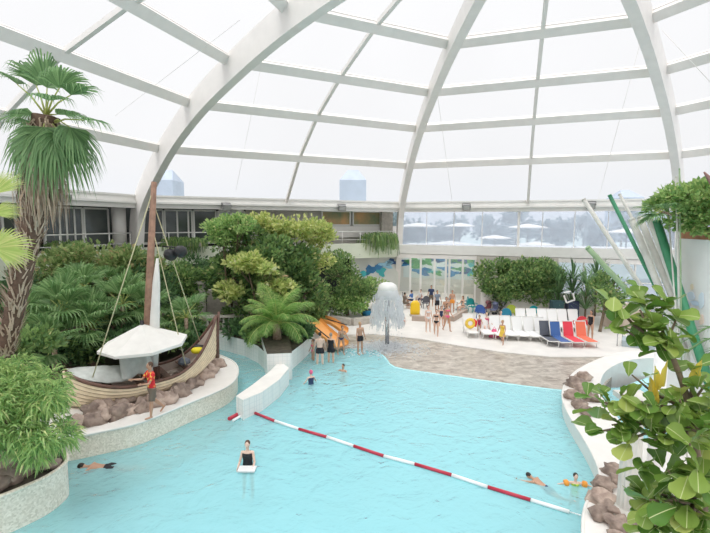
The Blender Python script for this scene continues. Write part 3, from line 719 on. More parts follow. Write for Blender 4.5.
def fan_plant(px, py, Y, n, r, seed, label, zb=.85, lm='L_fan', stalk=.7, group='fan palms behind the boat'):
    rs = random.Random(seed); p = D(px, py, Y)
    root = tag(empty('fan_palm', (p.x, p.y, zb)), label, 'palm', group); h = p.z - zb
    mb = MB(); mb.tube([(0, 0, 0), (0, .02, h * .5), (0, 0, h)], [.13, .1, .09], 8); mb.build('trunk', Mt['bark'], root)
    for i in range(n):
        az = 2 * pi * i * .381966 + rs.uniform(-.2, .2); el = R(78 - 88 * ((i + .5) / n) + rs.uniform(-8, 8))
        frond(root, (0, 0, h), az, el, stalk * rs.uniform(.8, 1.4), r * rs.uniform(1.0, 1.25), lm, rs, droop=.35)
for a in [(62, 312, 18.5, 15, 1.2, 1, 'fan palm behind the bow with upright spiky fans, left of the parasol'), (54, 345, 17.2, 12, 1.1, 2, 'fan palm low beside the bow of the boat'),
          (92, 328, 18.8, 14, 1.15, 3, 'fan palm directly left of the boat parasol'), (80, 292, 21.0, 13, 1.1, 4, 'fan palm with pale drooping fan below the big shrub'),
          (122, 306, 20.0, 14, 1.1, 5, 'fan palm between the parasol top and the big shrub'), (148, 312, 21.0, 12, 1.0, 6, 'fan palm just left of the mast'), (112, 292, 22.5, 11, 1.0, 7, 'fan palm under the big rib foot'), (34, 325, 19, 12, 1.1, 8, 'fan palm right beside the tall palm trunk'), (186, 318, 21, 10, .8, 9, 'fan palm between the mast and the stone column')]:
    fan_plant(*a)
# palm out of frame on the left : only its near fronds reach into view
root = tag(empty('fan_palm', (-5.2, 4.4, .95)), 'bright yellow green fan palm leaves entering at the left edge', 'palm'); rs = random.Random(5)
mb = MB(); mb.tube([(0, 0, 0), (.1, .1, 3), (.15, .1, 5.9)], [.2, .16, .14], 8); mb.build('trunk', Mt['bark'], root)
for px, py, Y, r, el in ((20, 182, 5.3, .40, 0), (15, 206, 5.5, .36, 0), (27, 246, 5.1, .42, 0)):
    if r == 0: continue
    tip = D(px, py, Y) - V(root.location); c0 = V((.15, .1, 5.9)); v = tip - c0; mb = MB(); h_ = tip - v.normalized() * r * .75
    mb.tube([c0, c0.lerp(h_, .5) + V((0, 0, .1)), h_], [.02, .016, .012], 5, 1); fan_leaf(mb, h_, v + V((0, 0, .35 if py < 200 else -.1)) * v.length, r, rs, 24, 1.1 if py < 240 else 2.3, .10, sd_=V((.2, -.35, 1))); mb.build('frond', [Mt['L_near'], Mt['L_yel']], root)
# feather palm in planter
def feather_palm(loc, n, L, seed, label, lm='L_feather'):
    rs = random.Random(seed); root = tag(empty('feather_palm', loc), label, 'palm')
    mb = MB(); mb.tube([(0, 0, 0), (0, 0, .8)], [.24, .16], 8); mb.build('trunk', Mt['bark'], root)
    for i in range(n):
        az = 2 * pi * i * .381966; el0 = R(88 - 60 * (i / n)); mb = MB(); p = V((0, 0, .7)); pts = [p.copy()]; el = el0; K = 12
        l = L * rs.uniform(.85, 1.1)
        for j in range(K):
            el -= R(2.5 + 38 * (i / n) / K * 1.6 + j * .42); p = p + V((cos(az) * cos(el), sin(az) * cos(el), sin(el))) * l / K; pts.append(p.copy())
        mb.tube(pts, [.03 * (1 - .8 * j / K) for j in range(K + 1)], 5, 1)
        side = V((-sin(az), cos(az), 0))
        for j in range(1, 34):
            t = .12 + .88 * j / 34; f = t * K; k = min(int(f), K - 1); q = pts[k].lerp(pts[k + 1], f - k); d = (pts[k + 1] - pts[k]).normalized()
            ll = l * .30 * sin(pi * min(1, t * .85 + .12)) + .06
            for s in (-1, 1):
                v = (side * s * .8 + d * .65 + V((0, 0, -.25))).normalized(); e = q + v * ll - V((0, 0, ll * .25)); wv = d * .016
                mb.add([q - wv, q + wv, q + v * ll * .5 + wv * 1.2, e, q + v * ll * .5 - wv * 1.2], [(0, 1, 2, 4), (4, 2, 3)])
        mb.build('frond', [Mt[lm], Mt['L_yel']], root)
    return root
feather_palm((-4.0, 22.6, 1.25), 22, 2.45, 8, 'bright green feather palm in the white block planter')

# ------------------------------------------------------------------ shrubs and trees
def Pb(px, py, Y, rx, rz, ry=None): return (tuple(D(px, py, Y)), (rx, ry or min(rx, 1.5), rz))
def gz(px, Y, z): p = D(px, 223, Y); return (p.x, p.y, z)
tree('flowering_shrub', gz(85, 24.5, .9), [Pb(92, 264, 23.5, 2.5, 1.4), Pb(58, 278, 23, 1.9, 1.5), Pb(126, 268, 24, 1.6, 1.4), Pb(85, 290, 23, 3.3, 1.7)], 'L_red', .24, 11000, 'large shrub with reddish tips below the dark gallery windows', 'shrub', 21)
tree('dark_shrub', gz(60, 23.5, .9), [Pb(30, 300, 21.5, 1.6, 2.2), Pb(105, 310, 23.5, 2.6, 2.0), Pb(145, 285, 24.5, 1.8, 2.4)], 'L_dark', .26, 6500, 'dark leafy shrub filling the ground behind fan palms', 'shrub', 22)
tree('low_shrub', gz(182, 26, .9), [Pb(178, 290, 26, 1.3, 2.0), Pb(188, 318, 24.5, .9, 1.2), Pb(172, 330, 23, 1.1, 1.2)], 'L_mid', .24, 3500, 'green shrub with fern like leaves behind the mast foot', 'shrub', 23)
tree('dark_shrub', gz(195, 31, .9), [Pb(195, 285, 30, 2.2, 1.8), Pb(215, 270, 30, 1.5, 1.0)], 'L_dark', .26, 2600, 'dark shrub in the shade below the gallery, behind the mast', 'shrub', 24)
tree('broad_tree', gz(250, 27, .9), [Pb(235, 240, 27, 1.8, 1.3), Pb(262, 262, 27, 2.6, 1.5), Pb(232, 272, 26.5, 1.7, 1.2), Pb(285, 270, 28, 2.2, 1.8)], 'L_mid', .30, 9500, 'big broad leafed tree in the middle of the planting', 'tree', 25, trunk=.16)
tree('bright_tree', gz(295, 29, .9), [Pb(303, 228, 29, 2.1, .95), Pb(277, 228, 29, 1.3, .8), Pb(322, 238, 29.5, 1.1, .7), Pb(314, 262, 29, 1.3, .8), Pb(258, 222, 28.6, 1.0, .6)], 'L_yel', .27, 6000, 'taller tree with yellow green leaves reaching over the gallery fascia', 'tree', 26, trunk=.13)
tree('compound_leaf_tree', gz(228, 26, .9), [Pb(222, 232, 26, 1.2, .8), Pb(240, 225, 26, 1.0, .6)], 'L_bright', .2, 3000, 'light green feathery tree top in front of the white framed window', 'tree', 27, trunk=.1)
tree('variegated_shrub', gz(262, 25, .9), [Pb(246, 262, 24.8, 1.1, .4), Pb(265, 268, 24.6, .9, .4), Pb(275, 290, 24.8, 1.0, .5), Pb(232, 290, 25, .8, .5)], 'L_yel', .34, 1800, 'variegated shrub with pale yellow leaf tufts in the middle planting', 'shrub', 28)
tree('red_leaf_shrub', gz(272, 25.2, .9), [Pb(272, 282, 25, .8, .45), Pb(226, 292, 25.3, .6, .4)], 'L_red', .3, 900, 'reddish shrub low in the middle planting', 'shrub', 29)
tree('dark_shrub', gz(305, 27, .9), [Pb(303, 296, 27, 1.8, 1.4), Pb(258, 300, 26, 1.8, 1.2), Pb(318, 306, 27.5, .8, 1.0)], 'L_mid', .26, 5000, 'green shrub between big tree and the feather palm', 'shrub', 30)
tree('willowy_tree', gz(348, 34, .12), [Pb(342, 272, 34, 1.5, 1.6), Pb(350, 292, 33.5, 2.2, 1.3), Pb(335, 300, 33, 1.8, 1.2)], 'L_mid', .22, 5500, 'loose small leafed tree in front of the gallery end', 'tree', 31)
tree('low_shrub', gz(365, 34, .12), [Pb(362, 290, 35, 1.8, .8), Pb(376, 284, 36, 1.2, .5), Pb(350, 305, 32.5, 1.5, .8)], 'L_bright', .24, 3500, 'light green shrub behind the mushroom fountain', 'shrub', 32)
for i, (px, py, Y, rx, lab) in enumerate([(60, 352, 18.3, 1.5, 'low ground cover behind the boat bow'), (95, 346, 18.6, 1.6, 'low ground cover behind the boat tarpaulin'), (128, 342, 19.0, 1.4, 'low ground cover behind the boat parasol'), (158, 338, 20, 1.2, 'low ground cover at the mast foot'),
        (185, 338, 21, 1.2, 'low ground cover behind the boat stern'), (262, 338, 23.6, .9, 'low ground cover left of the feather palm'), (298, 335, 24, .8, 'low ground cover right of the feather palm'), (20, 345, 15, 1.2, 'low ground cover under the tall palm'), (240, 330, 25.0, 1.0, 'low ground cover in front of the balustrade')]):
    c_, r_ = Pb(px, py, Y, rx, .55, 1.0); tree('ground_cover', (c_[0], c_[1], .85), [((c_[0], c_[1], max(1.25, c_[2])), r_)], 'L_mid' if i % 2 else 'L_dark', .26, 1100, lab, 'plant', 200 + i, 'ground cover on the left bank', trunk=.03)
# hedge trees at the back
hx = [(498, 278, 2.0), (520, 276, 2.0), (545, 280, 1.9), (505, 292, 1.6), (533, 293, 1.6)]
for i, (px, py, r) in enumerate(hx):
    tree('hedge_tree', gz(px, 35.2, 0.12), [Pb(px, py, 35.0, r * .9, 1.45 if i < 3 else 1.0)], 'L_mid', .26, 3000,
         ['leftmost round headed tree behind the pale back wall', 'second round headed tree behind the pale back wall', 'third round headed tree behind the back wall, beside spiky plants', 'low leafy filler tree behind the back wall at its left end', 'low leafy filler tree behind the middle of back wall'][i], 'tree', 40 + i, 'hedge trees behind the back wall', trunk=.09)
def spiky(loc, n, L, seed, label, lm='L_palm', group=None):
    rs = random.Random(seed); root = tag(empty('spiky_plant', loc), label, 'plant', group); mb = MB()
    mb.tube([(0, 0, 0), (0, 0, L * .9)], [.08, .05], 6); mb.build('stem', Mt['branch'], root); mb = MB()
    for h in range(3):
        for i in range(n):
            az = rs.uniform(0, 2 * pi); el = R(rs.uniform(15, 85)); d = V((cos(az) * cos(el), sin(az) * cos(el), sin(el))); s = V((-sin(az), cos(az), 0)) * .035; c = V((0, 0, L * (.3 + .3 * h)))
            l = L * rs.uniform(.5, .75); mb.add([c - s, c + s, c + d * l * .6 + s, c + d * l * .6 - s, c + d * l - V((0, 0, l * .25))], [(0, 1, 2, 3), (3, 2, 4)])
    mb.build('leaf_tuft', Mt[lm], root); return root
for i, (px, Y, L) in enumerate(((562, 33.5, 3.0), (576, 33.0, 3.3), (590, 32, 3.0), (600, 34, 3.4))):
    spiky(gz(px, Y, .12), 45, L, 60 + i, ['spiky dark green plant beside the hedge trees', 'tallest spiky plant behind the white chair ornament', 'spiky plant behind the woman in black swimsuit', 'spiky plant under grey leaning poles'][i], 'L_dark' if i % 2 else 'L_palm', 'spiky plants at the back right')
# hanging plants on the gallery edge
def hanging(k, px, z, wd, n, L, seed, label):
    rs = random.Random(seed); c = chord(k, s_of(px, k, .1), .15, z); root = tag(empty('trailing_plant', c), label, 'plant', 'trailing plants on the gallery edge'); mb = MB()
    for _ in range(n):
        a = rs.uniform(0, pi * 2); o = V((rs.uniform(-wd, wd), rs.uniform(-.15, .15), 0)); d = V((cos(a), sin(a) * .7, rs.uniform(.2, 1))).normalized(); l = L * rs.uniform(.5, 1)
        p = [o, o + d * l * .45, o + d * l * .6 - V((0, 0, l * .25)), o + d * l * .65 - V((0, 0, l * rs.uniform(.5, 1)))]
        for i in range(3): s = V((.02, .01, .02)); mb.add([p[i] - s, p[i] + s, p[i + 1] + s, p[i + 1] - s], [(0, 1, 2, 3)])
    mb.build('stems', Mt['L_mid'], root)
    mb = MB(); mb.box((0, -.0, -.15), (wd * 2, .35, .3)); mb.build('trough', Mt['stone'], root)
hanging(0, 184, 5.75, 1.2, 420, 1.3, 71, 'dry looking trailing grass on gallery edge beside the mast')
hanging(0, 378, 5.75, 1.0, 380, 2.1, 72, 'arching trailing grass on gallery edge near the rib column')
hanging(-1, 66, 5.7, 1.0, 200, 1.4, 73, 'trailing creeper on gallery edge beside the tall palm trunk')
# willow-leaved bush near left
tree('narrow_leaf_bush', G(22, 470, .95), [Pb(22, 415, 10.2, 1.05, .85), Pb(40, 435, 10, .75, .6), Pb(5, 395, 10.6, 1.0, .8), Pb(20, 385, 11, .9, .7), Pb(2, 435, 9.8, .8, .6)], 'L_bright', .26, 9000, 'narrow leaved bright bush on planter at lower left', 'bush', 33, elong=7, droop=.7, trunk=.05)
# ------------------------------------------------------------------ rocks
def rock(p, r, seed, label, group, sq=(1, 1, .7)):
    mb = MB(); mb.ell((0, 0, 0), (r * sq[0], r * sq[1], r * sq[2]), 0, 14, 9, M4.Rotation(seed * 1.3, 3, 'Z'), .7, seed)
    return tag(mb.build('rock', Mt['rock'], None, p), label, 'rock', group)
rs = random.Random(9)
for i in range(20):
    t = i / 19; px = 72 + t * 146; q = [(0, 426), (.23, 418), (.5, 407), (.72, 394), (.87, 381), (1, 364)]
    k = max(j for j in range(5) if q[j][0] <= t); py = q[k][1] + (q[k + 1][1] - q[k][1]) * (t - q[k][0]) / (q[k + 1][0] - q[k][0]) + rs.uniform(-1, 1)
    r = .30 + .05 * sin(i * 2.3) + .08 * (t > .5) ; p = G(px, py, .8); rock(p, r, i, 'rounded pinkish grey rock between the boat hull and the island rim', 'rocks along the boat hull', (1.1, .9, .85))
for i in range(14):
    t = i / 13; px = 92 + t * 120; py = 411 - t * 50 + 5 * sin(t * pi); p = G(px, py, .88); rock(p, .30, 40 + i, 'rounded rock wedged under the boat hull', 'rocks under the boat', (1.1, 1, .9 + .3 * t))
for i, (px, py, r) in enumerate([(5, 478, .34), (22, 470, .3), (38, 462, .32), (50, 464, .2), (12, 462, .35), (30, 452, .3), (-6, 486, .3)]):
    rock(G(px, py, 1.05), r, 60 + i, 'brown rock on the planter at lower left', 'rocks on the near left planter')
for i, (px, py, r) in enumerate([(575, 384, .36), (583, 378, .3), (573, 396, .34), (583, 390, .3), (580, 405, .3), (590, 398, .3), (586, 412, .25)]):
    rock(G(px, py, .62), r, 70 + i, 'pinkish rock just behind the far end of the right pool rim', 'rocks at the far end of the right rim')
for i, (px, py, r) in enumerate([(612, 470, .24), (604, 485, .26), (602, 499, .3), (616, 480, .2), (612, 510, .26), (600, 515, .22), (618, 525, .25), (632, 520, .22), (645, 522, .25), (622, 540, .22)]):
    rock(G(px, py, .62), r, 80 + i, 'mauve grey rock heaped beside the white fluted column', 'rocks beside the fluted column')

# ------------------------------------------------------------------ wooden boat
BB, BS = V((-9.95, 15.05, 0)), V((-5.75, 18.35, 0)); bd = (BS - BB); BL = bd.length; bd.normalize(); bn = V((bd.y, -bd.x, 0))
def hw(u):
    if u < .38: return 1.15 * (1 - (1 - u / .38) ** 2.2) ** .45 if u > 0 else 0
    return 1.12 * max(0, cos((u - .38) / .62 * pi / 2)) ** .85
def gun(u): return 1.42 + .62 * max(0, (.4 - u) / .4) ** 2 + 1.9 * max(0, (u - .55) / .45) ** 2.6
def keel(u): return .66 + .15 * max(0, (.2 - u) / .2) + 1.0 * max(0, (u - .5) / .5) ** 2.2
def hull(u, v, inset=0):
    """v 0 keel .. 1 gunwale on the side s"""
    a = hw(u); z = keel(u) + (gun(u) - keel(u)) * v ** 1.15; w_ = a * (sin(v * pi / 2) ** .36) * (1.0 + .06 * sin(v * pi)) - inset
    return max(w_, 0), z
boat_c = (BB + BS) / 2 + V((0, 0, .78))
boat = tag(empty('wooden_boat', boat_c), 'wooden sailing boat with pale planked hull and brown rail lying on rocks', 'boat')
def bpt(u, off, z): return BB + bd * (BL * u) + bn * off + V((0, 0, z)) - boat_c
NU, NP = 40, 8
mb = MB()
for s in (1, -1):
    for k in range(NP):
        for (va, vb, ma) in ((k / NP, (k + .86) / NP, 0), ((k + .86) / NP, (k + 1) / NP, 1)):
            o = len(mb.v)
            for i in range(NU + 1):
                u = i / NU
                for v, ex in ((va, .03 if ma == 0 else .028), (vb, .0)):
                    w_, z = hull(u, v); w_ = w_ + (ex if w_ > .02 else 0); mb.v.append(tuple(bpt(u, s * w_, z)))
            for i in range(NU):
                a = o + i * 2; mb.face((a, a + 2, a + 3, a + 1) if s > 0 else (a, a + 1, a + 3, a + 2), ma)
mb.build('hull', [Mt['plank'], Mt['seam']], boat)
mb = MB()   # inner lining and deck
for s in (1, -1):
    o = len(mb.v)
    for i in range(NU + 1):
        u = i / NU
        for v in (.55, 1.0):
            w_, z = hull(u, v, .05); mb.v.append(tuple(bpt(u, s * w_, z)))
    for i in range(NU): a = o + i * 2; mb.face((a, a + 1, a + 3, a + 2))
mb.build('lining', Mt['boatdeck'], boat)
mb = MB(); o = 0
for i in range(NU + 1):
    u = .03 + .94 * i / NU; w_ = max(0, hw(u) - .08); z = gun(u) * .55 + keel(u) * .45
    for s in (-1, 1): mb.v.append(tuple(bpt(u, s * w_, z)))
for i in range(NU): mb.face((i * 2, i * 2 + 1, i * 2 + 3, i * 2 + 2))
mb.build('deck', Mt['boatdeck'], boat)
for s, nm in ((1, 'rail'), (-1, 'rail')):
    mb = MB(); pts = [bpt(i / NU, s * hw(i / NU), gun(i / NU) + .02) for i in range(NU + 1)]
    mb.tube(pts, .065, 6); mb.build('rail', Mt['brown'], boat)
mb = MB(); mb.tube([bpt(1.0, 0, keel(1) - .1), bpt(1.005, 0, gun(1) * .6 + keel(1) * .4), bpt(1.02, 0, gun(1) + .18)], [.09, .07, .05], 6); mb.build('stern_post', Mt['brown'], boat)
mb = MB(); mb.tube([bpt(.03, 0, keel(0)), bpt(0, 0, 1.4), bpt(-.01, 0, gun(0) + .05)], .07, 6); mb.build('bow_post', Mt['plank'], boat)
for u in (.22, .42, .60, .74):
    w_ = hw(u) - .04; mb = MB(); mb.beam(bpt(u, -w_, gun(u) - .12), bpt(u, w_, gun(u) - .12), .24, .06); mb.build('thwart', Mt['brown'], boat)
for u, off, h in ((.53, .3, .45), (.53, -.1, .4)):
    mb = MB(); mb.box(bpt(u, off, 1.3 + h / 2), (.22, .22, h)); mb.build('bollard', Mt['brown'], boat)
# mast leaning slightly
mbase = BB + bd * BL * .47 + V((0, 0, 1.15)) - boat_c; mtop = D(154, 182, 17.2) - boat_c
mb = MB(); mb.tube([mbase, mbase.lerp(mtop, .5), mtop], [.17, .145, .10], 10); mb.build('mast', Mt['mast'], boat)
mb = MB()
rs = random.Random(2); rt = (mtop - mbase); pts = [mbase + rt * q + V((.26, -.02, 0)) for q in (.06, .2, .35, .5, .62)]
mb.tube(pts, [.2, .22, .19, .15, .05], 8, flat=.6); mb.build('furled_sail', Mt['cloth'], boat)
for a, b in ((.97, bpt(.13, .7, 1.9)), (.9, bpt(.88, -.2, 2.3)), (.78, bpt(.72, .6, 1.7))):
    mb = MB(); mb.tube([mbase + rt * a, b], .02, 5); mb.build('rigging_rope', mat('rope', (.55, .52, .32), .8), boat)
# two round black floodlights clamped on the mast
root = tag(empty('mast_floodlight', D(174.5, 253, 17.0)), 'pair of round black floodlights hanging beside the mast', 'floodlight')
for dx in (-.18, .2):
    mb = MB(); mb.lathe((dx, 0, dx * .3), [(.08, .2), (.22, .06), (.24, -.14), (.15, -.17)], 14, axis=M4.Rotation(R(80), 3, 'X')); mb.build('lamp_head', Mt['black'], root)
mb = MB(); mb.tube([(-.45, 0, .25), (.25, 0, .2)], .03, 6); mb.tube([(-.18, 0, 0), (-.18, 0, .24)], .02, 5); mb.build('bracket', Mt['black'], root)
# tarps over the bow
def sheet(fn, nu, nv, name, m, parent=None):
    mb = MB()
    for i in range(nu + 1):
        for j in range(nv + 1): mb.v.append(tuple(fn(i / nu, j / nv)))
    for i in range(nu):
        for j in range(nv): a = i * (nv + 1) + j; mb.face((a, a + 1, a + nv + 2, a + nv + 1), 0, True)
    o = mb.build(name, m, parent); md = o.modifiers.new('thick', 'SOLIDIFY'); md.thickness = .02; return o
def bow_tarp(a, b):
    u = .005 + a * .36; s = (b - .5) * 2; w_ = hw(u) * 1.02
    z = gun(u) + .08 + .42 * (1 - abs(s) ** 1.5) * sin(min(1, a * 1.2) * pi * .55) + .05 * NZ.noise(V((a * 6, b * 6, 1)))
    w2 = s * w_ if s < 0 else s * w_ * (1 - .55 * a)
    p = bpt(u, w2, z) + boat_c; return p
tag(sheet(bow_tarp, 20, 16, 'tarpaulin', Mt['tarp']), 'grey white tarpaulin covering the bow of the boat', 'tarpaulin')
def hang(a, b):
    p = BB + bd * BL * (.30 + .2 * a) + bn * (.15 + .45 * b + .1 * sin(a * 9)) ; z = 2.62 - b * 1.1 + .12 * sin(a * pi); return V((p.x, p.y, z + .03 * sin(a * 14)))
tag(sheet(hang, 24, 12, 'hanging_sheet', Mt['tarp']), 'greyish sheet hanging below the boat parasol', 'sheet')
# parasol on the boat
pc = BB + bd * BL * .53 + V((0, 0, 1.2)); pr = mk_parasol(1.56, 3.42 - 1.2, 'boat_parasol', 8, .72)
pr.location = D(146, 324, 16.6); pr.location.z = 1.2; pr.rotation_euler = (R(2), R(-3), .2)
tag(pr, 'large off white parasol standing in the boat', 'parasol')
mb = MB(); q = BB + bd * BL * .84 + bn * .1
root = tag(empty('life_jacket', (q.x, q.y, 1.95)), 'yellow and black life jacket lying in the stern of the boat', 'life jacket')
mb = MB(); mb.ell((0, 0, .1), (.28, .2, .13), 0, 12, 8, None, .2, 3); mb.build('yellow_panel', plain('yellow', (.85, .70, .02)), root)
mb = MB(); mb.ell((-.02, .2, .16), (.26, .16, .12), 0, 12, 8, None, .2, 5); mb.build('black_panel', Mt['black'], root)
q = BB + bd * BL * .73 + bn * .25
mb = MB(); mb.ell((0, 0, .12), (.25, .2, .15), 0, 12, 8, None, .25, 7); o = mb.build('duffel_bag', plain('grey_blue', (.16, .18, .22)), None, (q.x, q.y, 1.62)); tag(o, 'dark grey bag lying on deck near the boat stern', 'bag')

# ------------------------------------------------------------------ lane rope
rope_pts = [G(x, y, .04) for x, y in [(229, 419), (246, 411.5), (256, 414)]] + [G(580, 517, .04)]
root = tag(empty('lane_rope', rope_pts[0]), 'red and white floating lane rope across the pool', 'lane rope'); o0 = rope_pts[0]
red, wh = plain('float_red', (.50, .03, .06), .4), plain('float_white', (.88, .88, .88), .4)
def floats(a, b, n, r0, start=0, r1=None):
    for i in range(n):
        t0, t1 = i / n, (i + .96) / n; mb = MB(); mb.tube([a.lerp(b, t0) - o0, a.lerp(b, t1) - o0], r0, 8); mb.build('float', (red, wh)[(i + start) % 2], root)
floats(G(229, 419, .05), G(245, 410.5, .05), 1, .075, 0)
floats(G(233, 420.5, .05), G(250, 411, .05), 1, .05, 1)
knots = [(255, 413, 'r'), (275, 421, 'w'), (299, 429, 'r'), (327, 437, 'w'), (354, 446, 'r'), (384, 456, 'w'), (415, 464, 'r'), (452, 475, 'w'), (488, 487, 'r'), (531, 500, 'w'), (570, 512, 'w')]
kp = [G(k[0], k[1], .05) for k in knots]
for i in range(len(kp) - 1):
    mb = MB(); mb.tube([kp[i] - o0, kp[i].lerp(kp[i + 1], .985) - o0], .05, 8); mb.build('float', red if knots[i][2] == 'r' else wh, root)
mb = MB(); mb.tube([G(243, 411, .05) - o0, kp[0] - o0], .045, 8); mb.build('float', wh, root)
mb = MB(); mb.tube([kp[-1] - o0, G(590, 518, .1) - o0], .015, 5); mb.build('rope', wh, root)

# ------------------------------------------------------------------ mushroom fountain
fp = G(387, 349, 0.04); root = tag(empty('mushroom_fountain', fp), 'mushroom shower fountain with falling curtain of white water', 'fountain')
fh = D(387, 284, fp.y).z - fp.z
mb = MB(); mb.tube([(0, 0, 0), (0, 0, fh - .3)], .12, 12); mb.build('pole', Mt['chrome'], root)
mb = MB(); mb.lathe((0, 0, fh - .55), [(.12, 0), (.5, .12), (.56, .3), (.48, .5), (.28, .62), (.02, .66)], 20); mb.build('cap', Mt['white'], root)
foam = bpy.data.materials.new('falling_water'); foam.use_nodes = True; t = foam.node_tree; b = t.nodes['Principled BSDF']; b.inputs['Base Color'].default_value = (.93, .95, .96, 1); b.inputs['Roughness'].default_value = .3
tl = t.nodes.new('ShaderNodeBsdfTranslucent'); tl.inputs[0].default_value = (.95, .97, 1, 1); tp = t.nodes.new('ShaderNodeBsdfTransparent'); mx = t.nodes.new('ShaderNodeMixShader'); mx.inputs[0].default_value = .5; m2x = t.nodes.new('ShaderNodeMixShader'); m2x.inputs[0].default_value = .35
t.links.new(b.outputs[0], mx.inputs[1]); t.links.new(tl.outputs[0], mx.inputs[2]); t.links.new(mx.outputs[0], m2x.inputs[1]); t.links.new(tp.outputs[0], m2x.inputs[2]); t.links.new(m2x.outputs[0], t.nodes['Material Output'].inputs[0])
rs = random.Random(6); mb = MB()
mb.lathe((0, 0, 0), [(.01, fh + .02), (.3, fh - .04), (.5, fh - .22), (.62, fh - .5), (.68, fh - .8)], 24)
for i in range(700):
    a = rs.uniform(0, 2 * pi); r0 = rs.uniform(.45, .7); z0 = fh - .5 - rs.random() ** .8 * 1.7; r1 = r0 + .04 + (fh - z0) * .12; l = rs.uniform(.08, .4)
    mb.tube([(r1 * cos(a), r1 * sin(a), z0), (r1 * 1.02 * cos(a), r1 * 1.02 * sin(a), z0 - l)], [.035, .02], 4, cap=False)
for i in range(160):
    a = rs.uniform(0, 2 * pi); r0 = rs.uniform(.6, 1.1); z0 = rs.uniform(.1, fh - 1.6)
    mb.ell((r0 * cos(a), r0 * sin(a), z0), (.02, .02, .04), 0, 4, 3)
tag(mb.build('water_curtain', foam, root), kind='stuff')
mb = MB()
for i in range(1800):
    a = rs.uniform(0, 2 * pi); r0 = abs(rs.gauss(0, 1)) * .8; mb.ell((r0 * cos(a) * 1.5, r0 * sin(a), rs.uniform(0, .35) * max(0, 1 - r0 / 2.6)), (.05, .05, .03), 0, 4, 3)
tag(mb.build('splash', foam, root), kind='stuff')

# ------------------------------------------------------------------ orange slide
sp0 = D(313, 325, 26.0); root = tag(empty('water_slide', (sp0.x, sp0.y, 0)), 'small orange slide running down into the shallow water', 'slide'); inv = M4.Translation(-V(root.location))
orange = mat('orange_plastic', (.80, .36, .10), .35)
def chute(pts, w_, name):
    pts = smooth_line(pts, 4); mb = MB(); prof = [(-w_, .22), (-w_ * .9, .03), (-w_ * .4, 0), (w_ * .4, 0), (w_ * .9, .03), (w_, .22)]
    for p in pts:
        d = (pts[-1] - pts[0]); d.z = 0; d.normalize(); s = V((d.y, -d.x, 0))
        for a, z in prof: mb.v.append(tuple(p + s * a + V((0, 0, z))))
        for a, z in prof[::-1]: mb.v.append(tuple(p + s * a * 1.04 + V((0, 0, z - .05))))
    for i in range(len(pts) - 1):
        for j in range(12): a, b = i * 12 + j, i * 12 + (j + 1) % 12; mb.face((a, b, b + 12, a + 12))
    o = mb.build(name, orange, root); o.matrix_parent_inverse = inv
chute([D(314, 322, 26.3), D(322, 331, 25.6), D(334, 341, 25.0), D(342, 346, 24.6)], .52, 'chute')
chute([D(318, 319, 27.5), D(332, 323, 27.3), D(346, 333, 26.9)], .45, 'chute')
for a, b in ((D(311, 326, 25.6), D(332, 345, 24.6)), (D(316, 318, 28), D(347, 329, 27.2))):
    mb = MB(); mb.tube([a + V((0, 0, .15)), b + V((0, 0, .25))], .035, 6); o = mb.build('handrail', Mt['black'], root); o.matrix_parent_inverse = inv
mb = MB()
for px, py, Y in ((315, 325, 26.2), (325, 324, 27.4), (330, 338, 25.2)):
    q = D(px, py, Y); mb.tube([(q.x, q.y, .0), (q.x, q.y, q.z - .05)], .08, 8)
o = mb.build('support', orange, root); o.matrix_parent_inverse = inv

# ------------------------------------------------------------------ stone columns, balustrade, chairs on the left bank
def column(loc, h, r, label, name='stone_column', m='stone', n=20, cat='column'):
    root = tag(empty(name, loc), label, cat); mb = MB(); fl = n * 2
    for i in range(7):
        z = .25 + (h - .5) * i / 6; rr = r * (1 - .14 * i / 6)
        for j in range(fl): a = 2 * pi * j / fl; q = rr * (1 if j % 2 else .88); mb.v.append((q * cos(a), q * sin(a), z))
    for i in range(6):
        for j in range(fl): a, b = i * fl + j, i * fl + (j + 1) % fl; mb.face((a, b, b + fl, a + fl))
    mb.build('shaft', Mt[m], root)
    mb = MB(); mb.box((0, 0, .06), (r * 2.7, r * 2.7, .12)); mb.lathe((0, 0, .12), [(r * 1.3, 0), (r * 1.35, .05), (r * 1.1, .09), (r * 1.05, .14)], n); mb.build('base', Mt[m], root)
    mb = MB(); mb.lathe((0, 0, h - .26), [(r * .86, 0), (r * 1.0, .04), (r * 1.25, .14)], n); mb.box((0, 0, h - .06), (r * 2.7, r * 2.7, .12)); mb.build('capital', Mt[m], root)
    return root
p = G(203, 333, .9); p = V((D(203, 330, 26.2).x, 26.2, .9)); ch = D(203, 281, 26.2).z - .9
column(p, ch, .24, 'fluted stone column with a plant on top, left of the big tree')
tree('column_plant', (p.x, p.y, .9 + ch), [((p.x, p.y, .9 + ch + .35), (.75, .6, .4))], 'L_mid', .22, 500, 'leafy plant growing on top of the stone column', 'plant', 81, trunk=.03)
q = V((D(229, 330, 25.6).x, 25.6, .9)); c2 = D(229, 300, 25.6).z - .9
column(q, c2, .17, 'shorter stone column wrapped by a hanging creeper')
tree('column_plant', (q.x, q.y, .9 + c2), [((q.x, q.y, .9 + c2 + .15), (.5, .4, .25)), ((q.x - .05, q.y - .3, .9 + c2 * .5), (.2, .15, .7))], 'L_mid', .17, 600, 'creeper hanging down the shorter stone column', 'plant', 82, trunk=.02)
root = tag(empty('balustrade', (D(215, 330, 25).x, 25, .9)), 'low stone balustrade between the two stone columns', 'balustrade')
xa, xb = D(205, 330, 25).x - root.location.x, D(252, 330, 25).x - root.location.x
mb = MB(); mb.beam((xa, 0, 1.0), (xb, .3, 1.0), .28, .14); mb.build('coping', Mt['stone'], root)
mb = MB(); mb.beam((xa, 0, .08), (xb, .3, .08), .3, .16); mb.build('plinth', Mt['stone'], root)
